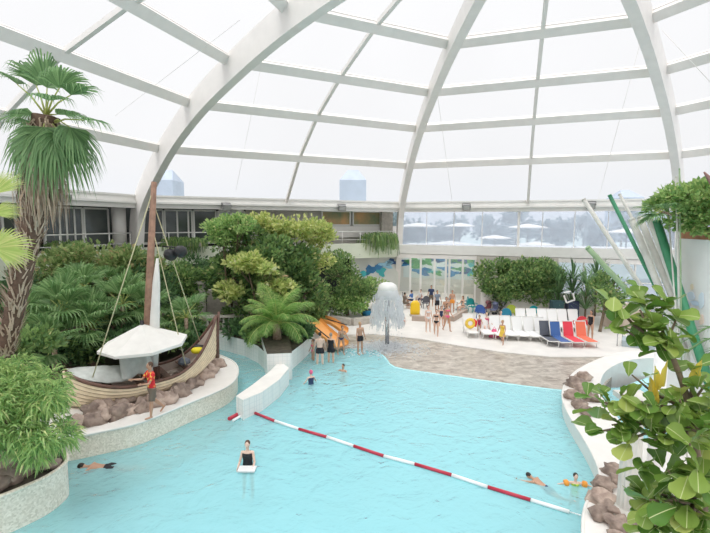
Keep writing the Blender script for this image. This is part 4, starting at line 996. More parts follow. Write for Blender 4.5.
for i in range(9):
    t = (i + .5) / 9; mb = MB(); mb.lathe((xa + (xb - xa) * t, .3 * t, .14), [(.07, 0), (.05, .1), (.1, .3), (.05, .6), (.07, .8)], 10); mb.build('baluster', Mt['stone'], root)
tag(MB().beam((D(208, 315, 28.5).x, 28.5, 1.9), (D(250, 315, 28.5).x, 28.8, 1.9), .4, 2.0).build('stone_wall', Mt['stone'], None), 'pale grey stone wall standing behind the balustrade', 'wall')

# ------------------------------------------------------------------ chairs and loungers
def lounger(loc, rz, col, label, group, frame='white', name='sun_lounger', back=62):
    root = tag(empty(name, loc, rz), label, 'sun lounger', group); fm = Mt[frame]; mb = MB()
    # seat runs along +y, backrest at -y end rising ; head end y = -.2
    for s in (-1, 1): mb.tube([(s * .31, -.25, .34), (s * .31, 1.15, .34)], .03, 6)
    mb.tube([(-.31, 1.15, .34), (.31, 1.15, .34)], .03, 6); mb.tube([(-.31, -.25, .34), (.31, -.25, .34)], .03, 6); mb.build('frame', fm, root)
    for s in (-1, 1):
        for y in (-.15, .95):
            mb = MB(); mb.tube([(s * .31, y, .34), (s * .33, y - .05, 0)], .03, 6); mb.build('leg', fm, root)
    mb = MB(); mb.box((0, .45, .36), (.58, 1.35, .03)); mb.build('seat', col, root)
    a = R(back); d = V((0, -cos(a), sin(a))); mb = MB(); L = .85; c = V((0, -.22, .38)) + d * L / 2
    mb.box(c, (.58, .035, L), rot=M4.Rotation(-(pi / 2 - a) * -1, 3, 'X')); mb.build('backrest', col, root)
    mb = MB(); b0 = V((0, -.22, .38))
    for s in (-1, 1): mb.tube([b0 + V((s * .31, 0, 0)), b0 + V((s * .31, 0, 0)) + d * .88], .03, 6)
    mb.tube([b0 + V((-.31, 0, 0)) + d * .88, b0 + V((.31, 0, 0)) + d * .88], .035, 6); mb.build('back_frame', fm, root)
    return root
lw = plain('lounger_white', (.84, .84, .83), .5)
base_l = None
wl = [(469, 334, 'first'), (485, 335, 'second'), (508, 336.5, 'third'), (518.5, 337, 'fourth'), (530, 337.5, 'fifth')]
whites = []
front_lab = ['white lounger farthest left in the front white row, beside the child with the yellow toy', 'white lounger behind the pink bag, second in the front white row', 'white lounger just right of the child in yellow', 'white lounger right beside the green chair, front row', 'white lounger below the teal chair, front row', 'white lounger just left of the dark grey lounger, front row', 'white lounger behind the child in yellow']
def put(src, p, rz, lab, group):
    c = copy_tree(src); c.location = p; c.rotation_euler.z = rz; c['label'] = lab; c['group'] = group; return c
src = lounger(G(469, 334, .12), pi, lw, front_lab[0], 'white loungers in the front row', back=70)
for (px, py), lab in zip([(484, 335), (507, 336.5), (518.5, 337), (530, 337.5), (541, 338), (496, 336)], front_lab[1:]): put(src, G(px, py, .12), pi, lab, 'white loungers in the front row')
for i, px in enumerate((522, 533, 544, 554, 564, 575)):
    put(src, G(px, 327.5 + i * .2, .12), pi, ['white lounger behind the teal chair, back row', 'second white lounger of the back row, above the dark grey one', 'third white lounger of the back row from the left', 'white lounger in the back row behind the blue lounger', 'white lounger in the back row behind the red lounger', 'rightmost white lounger of the back row beside the stacked red chair'][i], 'white loungers in the back row')
for i, (px, py, c, nm, lab) in enumerate([(546, 342, (.10, .11, .14), 'grey', 'dark grey lounger with white frame, left end of the coloured row'), (557, 343, (.05, .13, .36), 'blue', 'blue lounger with white frame in the coloured row'), (570, 343, (.75, .05, .08), 'red', 'bright red lounger with white frame in the coloured row'), (583, 343, (.80, .18, .10), 'orange_red', 'narrow orange red lounger at the right end of the coloured row')]):
    lounger(G(px, py, .12), pi, plain('lounger_' + nm, c, .6), lab, 'coloured loungers', back=72)
def chair(loc, rz, c, label, name='garden_chair', r=.36, cat='chair', group=None):
    root = tag(empty(name, loc, rz), label, cat, group); m = plain('chair_plastic', c, .5)
    mb = MB(); mb.box((0, 0, .44), (r * 1.6, r * 1.5, .05)); mb.build('seat', m, root)
    mb = MB()
    for i in range(9):
        a = pi * i / 8
        mb.v += [(r * cos(a) * 1.0, r * .9 - .02, .44 + sin(a) * .1), (r * cos(a) * .95, r * 1.05, .62 + sin(a) ** .6 * .45)]
    for i in range(8): mb.face((i * 2, i * 2 + 2, i * 2 + 3, i * 2 + 1))
    o = mb.build('backrest', m, root); md = o.modifiers.new('s', 'SOLIDIFY'); md.thickness = .04
    for sx in (-1, 1):
        for sy in (-1, 1):
            mb = MB(); mb.tube([(sx * r * .65, sy * r * .6, .44), (sx * r * .78, sy * r * .75, 0)], .03, 6); mb.build('leg', m, root)
        mb = MB(); mb.tube([(sx * r * .85, -r * .6, .45), (sx * r * .88, -r * .5, .66), (sx * r * .9, r, .68)], .03, 6); mb.build('armrest', m, root)
    return root
for px, py, c, lab, rz in [(511, 318, (.38, .45, .05), 'lime green garden chair behind the white loungers', 2.8), (531, 319, (.0, .30, .33), 'teal garden chair behind the white loungers', 3.2), (473, 312, (.02, .32, .32), 'teal garden chair beside the cafe front', .4), (481, 318, (.03, .10, .36), 'dark blue garden chair beside the pushchairs', 2.6), (579, 331, (.70, .04, .06), 'red garden chair stacked behind the orange red lounger', 3.1), (505, 322, (.02, .25, .40), 'low blue garden chair between loungers and back wall', 3.0)]:
    chair(G(px, py, .12), rz, c, lab)
def pushchair(loc, rz, c, label):
    root = tag(empty('pushchair', loc, rz), label, 'pushchair', 'pushchairs by the back wall'); mb = MB()
    for s in (-1, 1):
        mb.tube([(s * .24, .35, .1), (s * .24, -.1, .55), (s * .24, -.4, 1.0)], .02, 5); mb.tube([(s * .24, -.35, .1), (s * .24, .1, .55)], .02, 5)
    mb.tube([(-.24, -.4, 1), (.24, -.4, 1)], .025, 5); mb.build('frame', Mt['black'], root)
    for x in (-.26, .26):
        for y in (-.35, .35):
            mb = MB(); mb.lathe((x, y, .1), [(.1, -.02), (.1, .02)], 12, axis=M4.Rotation(pi / 2, 3, 'Y')); mb.build('wheel', Mt['black'], root)
    mb = MB(); mb.box((0, .05, .5), (.4, .4, .08)); mb.box((0, -.18, .75), (.4, .08, .5)); mb.build('seat', plain('pram_fabric', c), root)
    mb = MB(); mb.ell((0, -.12, .95), (.23, .25, .16)); mb.build('hood', plain('pram_hood', tuple(x * .7 for x in c)), root)
pushchair(G(487, 314, .12), .5, (.30, .10, .12), 'reddish pushchair beside the teal chair')
pushchair(G(494, 316, .12), 2.2, (.16, .18, .30), 'greyish blue pushchair in the middle of the group')
pushchair(G(501, 314.5, .12), 1.1, (.30, .30, .32), 'light grey pushchair nearest to the lime green chair')
# dark lockers, white hanging ornament, white low wall
for px, lab in ((556, 'dark green locker left of the navy one at the back wall'), (571, 'dark navy locker at the back wall beside the spiky plants')):
    p = G(px, 321, .12); root = tag(empty('locker', p), lab, 'locker', None); c = (.03, .07, .08) if px < 560 else (.03, .04, .09)
    mb = MB(); mb.box((0, 0, .75), (.85, .5, 1.5)); mb.build('body', plain('locker_body', c), root); mb = MB(); mb.box((0, -.26, .75), (.78, .03, 1.4)); dr = mb.build('door', plain('locker_door', tuple(x * 1.3 for x in c)), root); mb = MB(); mb.box((.3, -.29, .8), (.04, .04, .2)); mb.build('handle', Mt['chrome'], dr)
p0, p1 = G(484, 316, .12), G(612, 320, .12)
mb = MB(); mb.beam(V((p0.x, p0.y + 1, .95)), V((p1.x, p1.y + 1.6, .95)), .3, 1.7)
tag(mb.build('wall_back_low', mat('low_wall', (.66, .62, .58), .85, .1, 1)), 'pale low back wall behind the loungers', kind='structure')
p = D(569, 297, 30.5); root = tag(empty('hanging_chair', (p.x, p.y, .12)), 'white angular hanging seat frame in front of the spiky plants', 'ornament')
mb = MB(); z = p.z - .12
q = [(-.35, 0, z + .1), (-.15, 0, z - .4), (.4, 0, z - .2), (.25, 0, z + .25)]
for i in range(3): mb.beam(q[i], q[i + 1], .08, .1, up=V((0, 1, 0)))
mb.beam((-.35, .0, z + .3), (.1, 0, z + .4), .06, .08, up=V((0, 1, 0))); mb.build('frame', Mt['white'], root)
mb = MB(); mb.tube([(0, .05, 0), (0, .05, z - .3)], .03, 6); mb.build('stand', Mt['black'], root)
# beige planter boxes at right
p = G(622, 330, .12); mb = MB(); mb.prism([G(603, 328, 0), G(612, 329, 0), G(615, 326, 0), G(606, 325, 0)], .12, .85); tag(mb.build('planter_box', mat('beige_box', (.62, .52, .44), .8)), 'small beige planter box right of the woman in black', 'planter')
mb = MB(); mb.prism([G(613, 331, 0), G(640, 333, 0), G(650, 325, 0), G(616, 322, 0)], .12, 1.5); tag(mb.build('planter_box', mat('beige_box2', (.56, .47, .38), .8, .1, 2)), 'larger beige planter wall behind the fig leaves', 'planter')
tree('low_shrub', gz(606, 29, .12), [Pb(605, 300, 29.2, 1.0, 1.0), Pb(612, 285, 30, 1.2, .9)], 'L_mid', .24, 1800, 'green shrub above the small beige planter box', 'shrub', 90)
# small pool handrails
root = tag(empty('pool_handrail', G(617, 346, .12)), 'grey metal handrails above the side pool', 'handrail'); o0 = root.location
for a, b in (((617, 346), (646, 352)), ((622, 343), (650, 348))):
    A, B = G(*a, .12) - o0, G(*b, .12) - o0; mb = MB(); mb.tube([A, A + V((0, 0, .7)), A + V((.15, 0, .8)), B + V((0, 0, .8)), B], .03, 6); mb.build('rail', Mt['chrome'], root)
p = G(635, 341, .12); mb = MB(); mb.beam(G(622, 341, .3), G(655, 345, .3), 1.2, .35); tag(mb.build('bench_slab', plain('blue_grey', (.40, .47, .50))), 'low blue grey slab on deck beside the handrails', 'bench')
# cafe front : low curb, yellow board, tables
p = G(367, 313, .12); root = tag(empty('blue_pot', G(367, 316, .12)), 'blue pot on the deck left of the fountain', 'pot'); mb = MB(); mb.lathe((0, 0, 0), [(.25, 0), (.42, .35), (.45, .5), (.4, .5), (.36, .35)], 16); mb.build('bowl', plain('pot_blue', (.02, .22, .42), .3), root); mb = MB(); mb.lathe((0, 0, .44), [(.38, 0), (.3, .03)], 16); mb.build('earth', Mt['soil'], root)
p = G(415, 316, .12); root = tag(empty('yellow_buoy_board', p), 'rounded yellow board standing on the curb by the cafe front', 'board'); mb = MB()
mb.tube([(0, 0, .1), (0, 0, .5), (0, 0, 1.0), (0, 0, 1.2)], [.36, .38, .34, .15], 14, flat=.3, right=V((1, 0, 0))); mb.build('board', plain('yellow_board', (.85, .55, .02), .4), root); mb = MB(); mb.box((0, 0, .06), (.8, .4, .12)); mb.build('foot', Mt['stone'], root)
mb = MB(); 
for a, b in (((412, 318), (430, 319)), ((452, 319), (466, 311))): mb.beam(G(*a, .3), G(*b, .3), .3, .36)
tag(mb.build('trim_60', mat('curb', (.45, .36, .30), .8)), 'brown curb in front of the cafe', kind='structure')
mb = MB()
for a, b in (((330, 318), (352, 322)), ((352, 322), (374, 319))): mb.beam(G(*a, .35), G(*b, .35), .5, .45)
tag(mb.build('trim_61', Mt['stone']), 'rough stone edging below the loose tree', kind='structure')
def table(loc, label):
    root = tag(empty('cafe_table', loc), label, 'table', 'cafe tables'); mb = MB(); mb.lathe((0, 0, .7), [(.4, 0), (.4, .04)], 16); mb.build('table_top', Mt['white'], root); mb = MB(); mb.tube([(0, 0, 0), (0, 0, .7)], .035, 6); mb.build('pole', Mt['chrome'], root); mb = MB(); mb.lathe((0, 0, 0), [(.25, 0), (.25, .03), (.04, .05)], 12); mb.build('base', Mt['chrome'], root)
for px, py, lab in ((410, 306, 'white cafe table at the left end of the glazed front'), (441, 309, 'white cafe table behind the woman in the pink bikini'), (457, 310, 'white cafe table left of the seated person at the curb')): table(G(px, py, .12), lab)
for px, py, c, lab, rz in ((406, 304, (.1, .1, .12), 'dark cafe chair left of the first cafe table', 1.5), (418, 305, (.35, .2, .15), 'brown cafe chair behind the yellow board', 4.6), (425, 308, (.1, .1, .12), 'dark cafe chair right of the yellow board', 3.3), (447, 307, (.1, .12, .16), 'dark cafe chair behind the middle cafe table', 4.4), (464, 309, (.12, .3, .33), 'teal cafe chair where the curb turns', 4.7)): chair(G(px, py, .12), rz, c, lab, 'cafe_chair', .3, 'chair', 'cafe chairs')

# ------------------------------------------------------------------ right side : white wall, roof planting, leaning poles
wl_ = [D(681, 300, 14.2), D(700, 300, 11.5), D(760, 300, 9.0)]
ztop = D(690, 244, 13.2).z
poly = [V((9.98, 14.0, 0)), V((9.86, 11.0, 0)), V((11.2, 7.5, 0)), V((17, 7.5, 0)), V((17, 15.5, 0))]
mb = MB(); mb.prism(poly, .55, ztop, 0); mb.prism([p * 1.0 for p in poly], ztop, ztop + .14, 0)
tag(mb.build('wall_right', Mt['plaster']), 'tall white plastered wall block on the right', kind='structure')
c = V((9.935, 13.1, 4.9)); root = tag(empty('wall_painting', c), 'faint blue and orange figures painted on the white right wall', 'painting')
n_ = 0
for dy, dz, a, b, col in [(q_[0] * .6, q_[1] * .6, q_[2] * .6, q_[3] * .6, tuple(1 - (1 - c_) * .7 for c_ in q_[4])) for q_ in ((0, .3, .25, .22, (.55, .68, .85)), (-.3, 0, .3, .12, (.45, .62, .85)), (.3, -.1, .22, .12, (.45, .62, .85)), (0, .75, .1, .16, (.85, .70, .45)), (.05, -.5, .2, .3, (.60, .72, .86)), (-.7, .2, .18, .4, (.65, .75, .88)), (-.8, -.7, .15, .25, (.85, .6, .45)))]:
    mb = MB(); pts = [V((-.19 + .01 * (dy), dy + a * cos(2 * pi * i / 12) * (1 + .2 * sin(i * 2.1)), dz + b * sin(2 * pi * i / 12))) for i in range(12)]
    pts = [V((p.x * 0 - .13 * 0 - .02 + (-.0), p.y, p.z)) for p in pts]
    pts = [V((p.y * .04 - .012, p.y, p.z)) for p in pts]
    mb.add(pts + [p + V((-.015, 0, 0)) for p in pts], [tuple(range(12)), tuple(range(12, 24))[::-1]] + [(i, (i + 1) % 12, 12 + (i + 1) % 12, 12 + i) for i in range(12)]); mb.build('painted_shape', plain('paint', col), root)
mb = MB(); mb.prism([V((10.02, 13.9, 0)), V((9.95, 11.1, 0)), V((11.3, 7.8, 0)), V((16, 7.8, 0)), V((16, 15, 0))], ztop + .14, ztop + .5, 0)
tag(mb.build('planting_bed', Mt['terracotta']), 'terracotta coloured earth bed on top of the white right wall', 'planting bed', kind=None)
bz = ztop + .5
tree('roof_shrub', (11.9, 12.6, bz), [Pb(694, 205, 13.0, .95, .72), Pb(670, 206, 13.4, .55, .5), Pb(716, 210, 12.8, .9, .8)], 'L_bright', .15, 6500, 'leafy green shrub on top of the white right wall', 'shrub', 91, elong=1.7, trunk=.06)
rs = random.Random(12); root = tag(empty('fan_palm', (10.7, 13.2, bz)), 'small fan palm at the left end of the roof planting', 'palm'); p = D(662, 212, 13.1) - V(root.location)
mb = MB(); mb.tube([(0, 0, 0), p * .5, p], .04, 6); mb.build('trunk', Mt['bark'], root)
for az, el in ((pi, .1), (2.6, .4), (3.7, -.1), (1.6, .6), (4.4, .5), (2.9, -.4)): frond(root, p, az, el, .25, .62, 'L_palm', rs, 2.2, .25, 18, .01)
# red leaning branch at upper right corner
mb = MB(); mb.tube([D(704, 172, 12), D(708, 177, 12), D(716, 190, 12)], [.02, .05, .06], 6)
q = D(716, 190, 12); mb.tube([q, V((q.x + .1, 11.6, bz))], [.06, .08], 6)
tag(mb.build('bare_branch', mat('reddish_bark', (.30, .17, .15), .8)), 'bare reddish branch above the roof shrub at the right edge', 'branch')
gp, wp, ggp = mat('green_pole', (.05, .26, .13), .5, .15, 3), mat('white_pole', (.66, .65, .60), .6, .10, 3), mat('grey_green_pole', (.30, .42, .24), .6, .15, 3)
mb = None
poles = [((584, 200), (654, 306), 16.5, 15.2, .075, wp, 'long pale pole leaning farthest left'), ((588, 248), (634, 298), 15.5, 15.2, .09, ggp, 'short grey green pole at the left of the bundle'),
         ((610, 196), (668, 312), 14.5, 13.8, .06, gp, 'thin dark green pole leaning left'), ((620, 195), (664, 280), 15.5, 14.6, .05, wp, 'thin pale pole right beside the thin green one'),
         ((632, 220), (676, 330), 14.2, 13.3, .10, wp, 'thick pale pole in the middle of the bundle'), ((640, 218), (686, 330), 14.5, 13.1, .10, wp, 'thick pale pole, second in the middle of the bundle'), ((649, 217), (688, 320), 14.0, 12.9, .10, wp, 'thick pale pole leaning against the thick green one'),
         ((657, 222), (699, 352), 13.8, 12.4, .12, gp, 'thick bright green pole leaning left'), ((667, 197), (672, 262), 13.6, 13.2, .022, wp, 'thin white upright pole in front of the roof palm'),
         ((676, 178), (679, 300), 13.0, 12.9, .03, wp, 'thin white upright pole, left of a close pair'), ((679.5, 170), (681, 300), 12.9, 12.8, .02, ggp, 'thin greenish upright pole, right of a close pair')]
for a, b, Ya, Yb, r, m_, lab in poles:
    A, B = D(a[0], a[1], Ya), D(b[0], b[1], Yb); t_ = (.55 - A.z) / (B.z - A.z); C_ = A + (B - A) * t_
    if C_.y < 9 and False: pass
    root = tag(empty('leaning_pole', C_), lab, 'pole', 'decorative poles on the right'); mb = MB(); mb.tube([V((0, 0, 0)), A - C_], r, 10); sh = mb.build('shaft', m_, root)
    mb = MB(); d_ = (A - C_).normalized(); mb.tube([A - C_, A - C_ + d_ * .05], [r * 1.08, r * .9], 10); mb.build('end_cap', m_, sh)
p = G(627, 517, .55); hcol = D(627, 395, p.y).z - .55
column(p, hcol, .23, 'white fluted column behind the fig leaves, rocks at its foot', 'fluted_column', 'column', 14)
p = D(656, 430, 11.5); mb = MB(); mb.tube([(0, 0, 0), (0, 0, D(656, 352, 11.5).z - .55)], .16, 14); root = tag(empty('white_post', (p.x, p.y, .55)), 'smooth white post partly hidden by the fig tree', 'post'); mb.build('shaft', Mt['plaster'], root); mb = MB(); mb.box((0, 0, .05), (.5, .5, .1)); mb.build('base', Mt['plaster'], root)

# ------------------------------------------------------------------ fiddle-leaf fig close to the camera
def fig_leaf(mb, base, d, L, rs, m=0):
    d = d.normalized(); s = d.cross(V((0, 0, 1)));
    if s.length < .1: s = V((1, 0, 0))
    s.normalize(); s = (s + V((rs.uniform(-.5, .5), rs.uniform(-.5, .5), rs.uniform(-.5, .5)))).normalized(); s = (s - d * s.dot(d)).normalized(); u = s.cross(d)
    if u.z < 0: u = -u
    W = L * rs.uniform(.30, .38); prof = [(0, .04), (.12, .22), (.25, .5), (.4, .62), (.55, .82), (.7, 1.0), (.84, 1.0), (.94, .82), (1.0, .45)]
    o = len(mb.v); bend = rs.uniform(.05, .35)
    for i, (t, wv) in enumerate(prof):
        c = base + d * L * t - V((0, 0, 1)) * (t * t) * L * bend; e = W * wv; wavy = u * sin(i * 2.3 + bend * 20) * L * .025
        rw = L * .012
        mb.v += [tuple(c + s * e + u * e * .35 + wavy), tuple(c + s * e * .5 + u * e * .08), tuple(c + s * rw), tuple(c - s * rw), tuple(c - s * e * .5 + u * e * .08), tuple(c - s * e + u * e * .35 - wavy)]
    for i in range(len(prof) - 1):
        for j in range(5): a = o + i * 6 + j; mb.face((a, a + 1, a + 7, a + 6), 1 if j == 2 else m, True)
fb = V((3.6, 4.6, .55)); root = tag(empty('fiddle_leaf_fig', fb), 'big fiddle leaf fig with broad glossy leaves filling the lower right corner', 'tree')
rs = random.Random(17); br = MB(); lf = MB(); hub1 = D(700, 500, 4.7); hub2 = D(690, 410, 4.9)
br.tube(smooth_line([V((0, 0, 0)), (fb * 0 + V((.25, .1, 2))), hub1 - fb], 5), .075, 8)
br.tube(smooth_line([hub1 - fb, hub2 - fb, D(668, 345, 5.0) - fb], 4), [.06, .055, .05, .045, .04, .035, .03, .03, .025], 7)
fig_tips = [(612, 300, 5.3, 8), (642, 297, 5.4, 9), (662, 304, 5.2, 8), (676, 320, 5.0, 8), (650, 330, 5.1, 9), (626, 330, 5.2, 6), (668, 345, 4.9, 8), (640, 310, 5.2, 6),
            (604, 405, 5.0, 7), (590, 400, 5.2, 5), (622, 395, 4.9, 7), (612, 425, 4.9, 7), (596, 432, 5.0, 5), (630, 440, 4.8, 8), (648, 405, 4.7, 8), (655, 440, 4.6, 8), (668, 470, 4.6, 9), (640, 465, 4.8, 5), (650, 500, 4.6, 8), (675, 500, 4.5, 9), (655, 525, 4.6, 8), (695, 470, 4.4, 8), (700, 430, 4.5, 8), (680, 400, 4.7, 8), (700, 510, 4.4, 8), (705, 385, 4.8, 7), (665, 415, 4.8, 6), (690, 445, 4.4, 7), (684, 530, 4.4, 8), (632, 375, 5.0, 3), (700, 362, 5.0, 3)]
for _ in range(26):
    px = rs.uniform(640, 712); py = rs.uniform(385, 535)
    if px < 640 + (460 - py) * .3: continue
    fig_tips.append((px, py, rs.uniform(4.9, 5.5), 8))
for i, (px, py, Y, n) in enumerate(fig_tips):
    tip = D(px, py, Y) - fb; src_ = (hub2 if py < 450 else hub1) - fb
    if py < 350: src_ = D(668, 348, 5.0) - fb
    m_ = src_.lerp(tip, .55) + V((0, .05, -.06)); br.tube([src_, m_, tip], [.028, .018, .01], 6)
    for j in range(n):
        d = V((rs.gauss(0, 1), rs.gauss(-.35, .8), rs.gauss(.25, .75))).normalized(); q = tip.lerp(m_, rs.uniform(0, .45)) + V((rs.gauss(0, .04), rs.gauss(0, .04), rs.gauss(0, .04)))
        fig_leaf(lf, q, d, rs.uniform(.19, .33), rs)
yl = MB()
for px, py in ((655, 378), (662, 388), (668, 372), (650, 388), (702, 372)):
    fig_leaf(yl, D(px, py - 12, 4.9) - fb, V((rs.uniform(-.3, .3), 0, -1)), .26, rs)
br.build('trunk', Mt['branch'], root); lf.build('foliage', [Mt['L_fig'], Mt['L_rib']], root); o = yl.build('withered_leaves', [Mt['L_figy'], Mt['L_rib']], root); o['label'] = 'withered yellow leaves'
# thin feathery palm leaf at the far right edge
rs = random.Random(31); q0 = V((6.2, 6.3, .55)); root = tag(empty('slender_palm', q0), 'slender palm fronds crossing the white wall at the right edge', 'palm')
mb = MB(); mb.tube([V((0, 0, 0)), D(735, 350, 6.2) - q0], .06, 8); mb.build('trunk', Mt['bark'], root)
for a, b in (((735, 350), (686, 352)), ((735, 340), (690, 338)), ((735, 350), (695, 372))):
    A, B = D(a[0], a[1], 6.2) - q0, D(b[0], b[1], 6.0) - q0; mid = A.lerp(B, .5) + V((0, 0, .18)); pts = smooth_line([A, mid, B], 6); mb = MB(); mb.tube(pts, .012, 5)
    for i in range(1, len(pts)):
        for s in (-1, 1):
            d = ((pts[i] - pts[i - 1]).normalized() * .8 + V((0, s * .5, -.3))).normalized(); w_ = V((0, 0, .008)); mb.add([pts[i] - w_, pts[i] + w_, pts[i] + d * .22], [(0, 1, 2)])
    mb.build('frond', Mt['L_palm'], root)

# ------------------------------------------------------------------ people
SK = [mat('skin_light', (.66, .42, .31), .5, .05, 8), mat('skin_tan', (.52, .30, .20), .5, .05, 8), mat('skin_fair', (.74, .52, .42), .5, .05, 8)]
EYE = plain('eye_dark', (.03, .02, .02), .3); LIP = plain('lips', (.50, .18, .15), .5)
HAIR = {'brown': plain('hair_brown', (.10, .05, .03)), 'dark': plain('hair_dark', (.02, .015, .012)), 'blond': plain('hair_blond', (.50, .36, .18)), 'grey': plain('hair_grey', (.30, .27, .25))}
def dirv(sx, fwd, out): return V((sx * sin(R(out)), sin(R(fwd)) * cos(R(out)), -cos(R(fwd)) * cos(R(out))))
def remeshed(mb, voxel, name, mats, parent=None, smooth=3, extra=None):
    me = bpy.data.meshes.new(name); me.from_pydata(mb.v, [], mb.f); t = bpy.data.objects.new('tmp', me); COL.objects.link(t)
    md = t.modifiers.new('r', 'REMESH'); md.mode = 'VOXEL'; md.voxel_size = voxel; md.use_smooth_shade = True
    m2 = t.modifiers.new('s', 'SMOOTH'); m2.factor = .5; m2.iterations = smooth
    dg = bpy.context.evaluated_depsgraph_get(); ev = t.evaluated_get(dg); nm = bpy.data.meshes.new_from_object(ev)
    bpy.data.objects.remove(t); bpy.data.meshes.remove(me)
    if extra:
        bm = bmesh.new(); bm.from_mesh(nm)
        for e in extra:
            base = len(bm.verts); vs = [bm.verts.new(p) for p in e.v]
            for f, k in zip(e.f, e.m):
                try: q = bm.faces.new([vs[i] for i in f]); q.material_index = k; q.smooth = True
                except ValueError: pass
        bm.to_mesh(nm); bm.free()
    nm.name = name; nm.materials.clear()
    for x in mats: nm.materials.append(x)
    o = bpy.data.objects.new(name, nm); COL.objects.link(o)
    if parent is not None: o.parent = parent
    return o
def person(loc, rz, label, h=1.72, skin=0, hair='brown', hairlen=0, arms=((10, 12, 15), (10, 12, 15)), legs=((0, 4, 0), (0, 4, 0)), lean=0, wear=(), tilt=None, head_turn=0, child=False, group=None, fem=False, mode=None, vox=.014, crouch=0):
    """arms: forward, outward, elbow bend ; legs: forward, outward, knee bend ; built in metres for h=1.72, x right, y forward"""
    k = h / 1.72; hs = 1.22 if child else 1.0
    mb = MB(); sw = .165 if fem else .185; hpw = .095
    L = R(lean); up = V((0, sin(L), cos(L))); X = V((1, 0, 0)); fw = V((0, cos(L), -sin(L)))
    # legs first
    thigh, shin = .43, .42; pel = V((0, 0, .93)); ft = []
    for s, (f, o, kb) in zip((-1, 1), legs):
        hip = V((s * hpw, 0, .90)); d1 = dirv(s, f, o); knee = hip + d1 * thigh; d2 = dirv(s, f - kb, o * .3); ank = knee + d2 * shin; ft.append((hip, knee, ank, d2))
    zmin = min(a.z for _, _, a, _ in ft) - .07
    for s, (hip, knee, ank, d2) in zip((-1, 1), ft):
        mb.tube([hip + V((0, 0, .05)), hip, hip.lerp(knee, .35), hip.lerp(knee, .8), knee, knee.lerp(ank, .3), knee.lerp(ank, .75), ank], [.085, .095, .088, .062, .056, .062, .042, .036], 12, right=X)
        fd = (V((0, 1, 0)) - d2 * d2.y).normalized() if mode != 'swim' else (d2 + V((0, .2, 0))).normalized()
        if fd.length < .5: fd = V((0, 1, 0))
        heel = ank - d2 * -.03 - fd * .05; mb.tube([heel, ank + d2 * .04 + fd * .05, ank + d2 * .055 + fd * .13, ank + d2 * .06 + fd * .19], [.036, .042, .042, .026], 10, flat=.65, right=X)
    mid = pel + up * .2; ch = pel + up * .42; nk = pel + up * .56
    mb.tube([pel - up * .06, pel + up * .02, pel + up * .14, mid + up * .02, ch - up * .04, ch + up * .05, ch + up * .10], [.12, .155 if not fem else .165, .135 if not fem else .12, .135 if not fem else .118, .165 if not fem else .145, .165 if not fem else .14, .10], 16, flat=.64, right=X)
    mb.tube([ch + up * .05, nk, nk + up * .09], [.075, .055, .052], 10, right=X)
    if fem:
        for s in (-1, 1): mb.ell(ch + X * s * .07 + fw * .085 - up * .02, (.062, .055, .06), 0, 10, 8)
    arm_pts = []
    for s, a in zip((-1, 1), arms):
        f, o, eb = a[:3]; sh = ch + X * s * sw + up * .055
        rotL = M4.Rotation(-L, 3, 'X'); d1 = rotL @ dirv(s, f, o); el = sh + d1 * .29
        inn = a[3] if len(a) > 3 else 0
        d2 = rotL @ dirv(s, f + eb, o - inn); wr = el + d2 * .25; arm_pts.append((sh, el, wr, d2))
        mb.tube([ch + X * s * .08 + up * .05, sh, sh.lerp(el, .3), el, el.lerp(wr, .3), wr], [.065, .058, .046, .036, .037, .025], 10)
        # hand: palm, four fingers, thumb from the side of the palm
        side = d2.cross(X * s); side = side.normalized() if side.length > .1 else V((0, 1, 0)); nrm = side.cross(d2).normalized()
        pm = wr + d2 * .05; mb.tube([wr, wr + d2 * .035, wr + d2 * .085], [.026, .038, .036], 8, flat=.42, right=side)
        for q, fl in enumerate((.066, .076, .070, .055)):
            b0 = wr + d2 * .08 + side * (.027 - .018 * q); b1 = b0 + d2 * fl * .5 + nrm * (-s) * .004; b2 = b1 + (d2 * .8 + nrm * (-s) * .45).normalized() * fl * .5
            mb.tube([b0 - d2 * .02, b0, b1, b2], [.0095, .0095, .009, .0075], 6)
        t0 = wr + d2 * .03 + side * .03; mb.tube([t0 - side * .01, t0 + (side * .7 + d2 * .7) * .035, t0 + (side * .45 + d2 * .9) * .065], [.012, .0105, .009], 6)
    # head
    hc = nk + up * (.175 * (1 + (hs - 1) * .6)); rt = M4.Rotation(R(head_turn), 3, 'Z'); hx = rt @ X; hf = rt @ V((0, 1, 0)); 
    rot = rt
    mb.ell(hc, (.076 * hs, .095 * hs, .115 * hs), 0, 16, 12, rot); mb.ell(hc - V((0, 0, .05 * hs)) + hf * .02, (.058 * hs, .07 * hs, .062 * hs), 0, 12, 8, rot)
    mb.ell(hc + hf * .095 * hs - V((0, 0, .018)), (.014 * hs, .022 * hs, .024 * hs), 0, 8, 6, rot)
    for s in (-1, 1): mb.ell(hc + hx * s * .078 * hs, (.012, .022, .032), 0, 8, 6, rot)
    ex = []
    for s in (-1, 1): ex.append(MB().ell(hc + hx * s * .031 * hs + hf * .083 * hs + V((0, 0, .008)), (.013 * hs, .008, .008 * hs), 1, 8, 6, rot))
    ex.append(MB().ell(hc + hf * .083 * hs - V((0, 0, .055 * hs)), (.026 * hs, .010, .008 * hs), 2, 8, 6, rot))
    body = remeshed(mb, vox, 'person', [SK[skin], EYE, LIP], None, 2, ex)
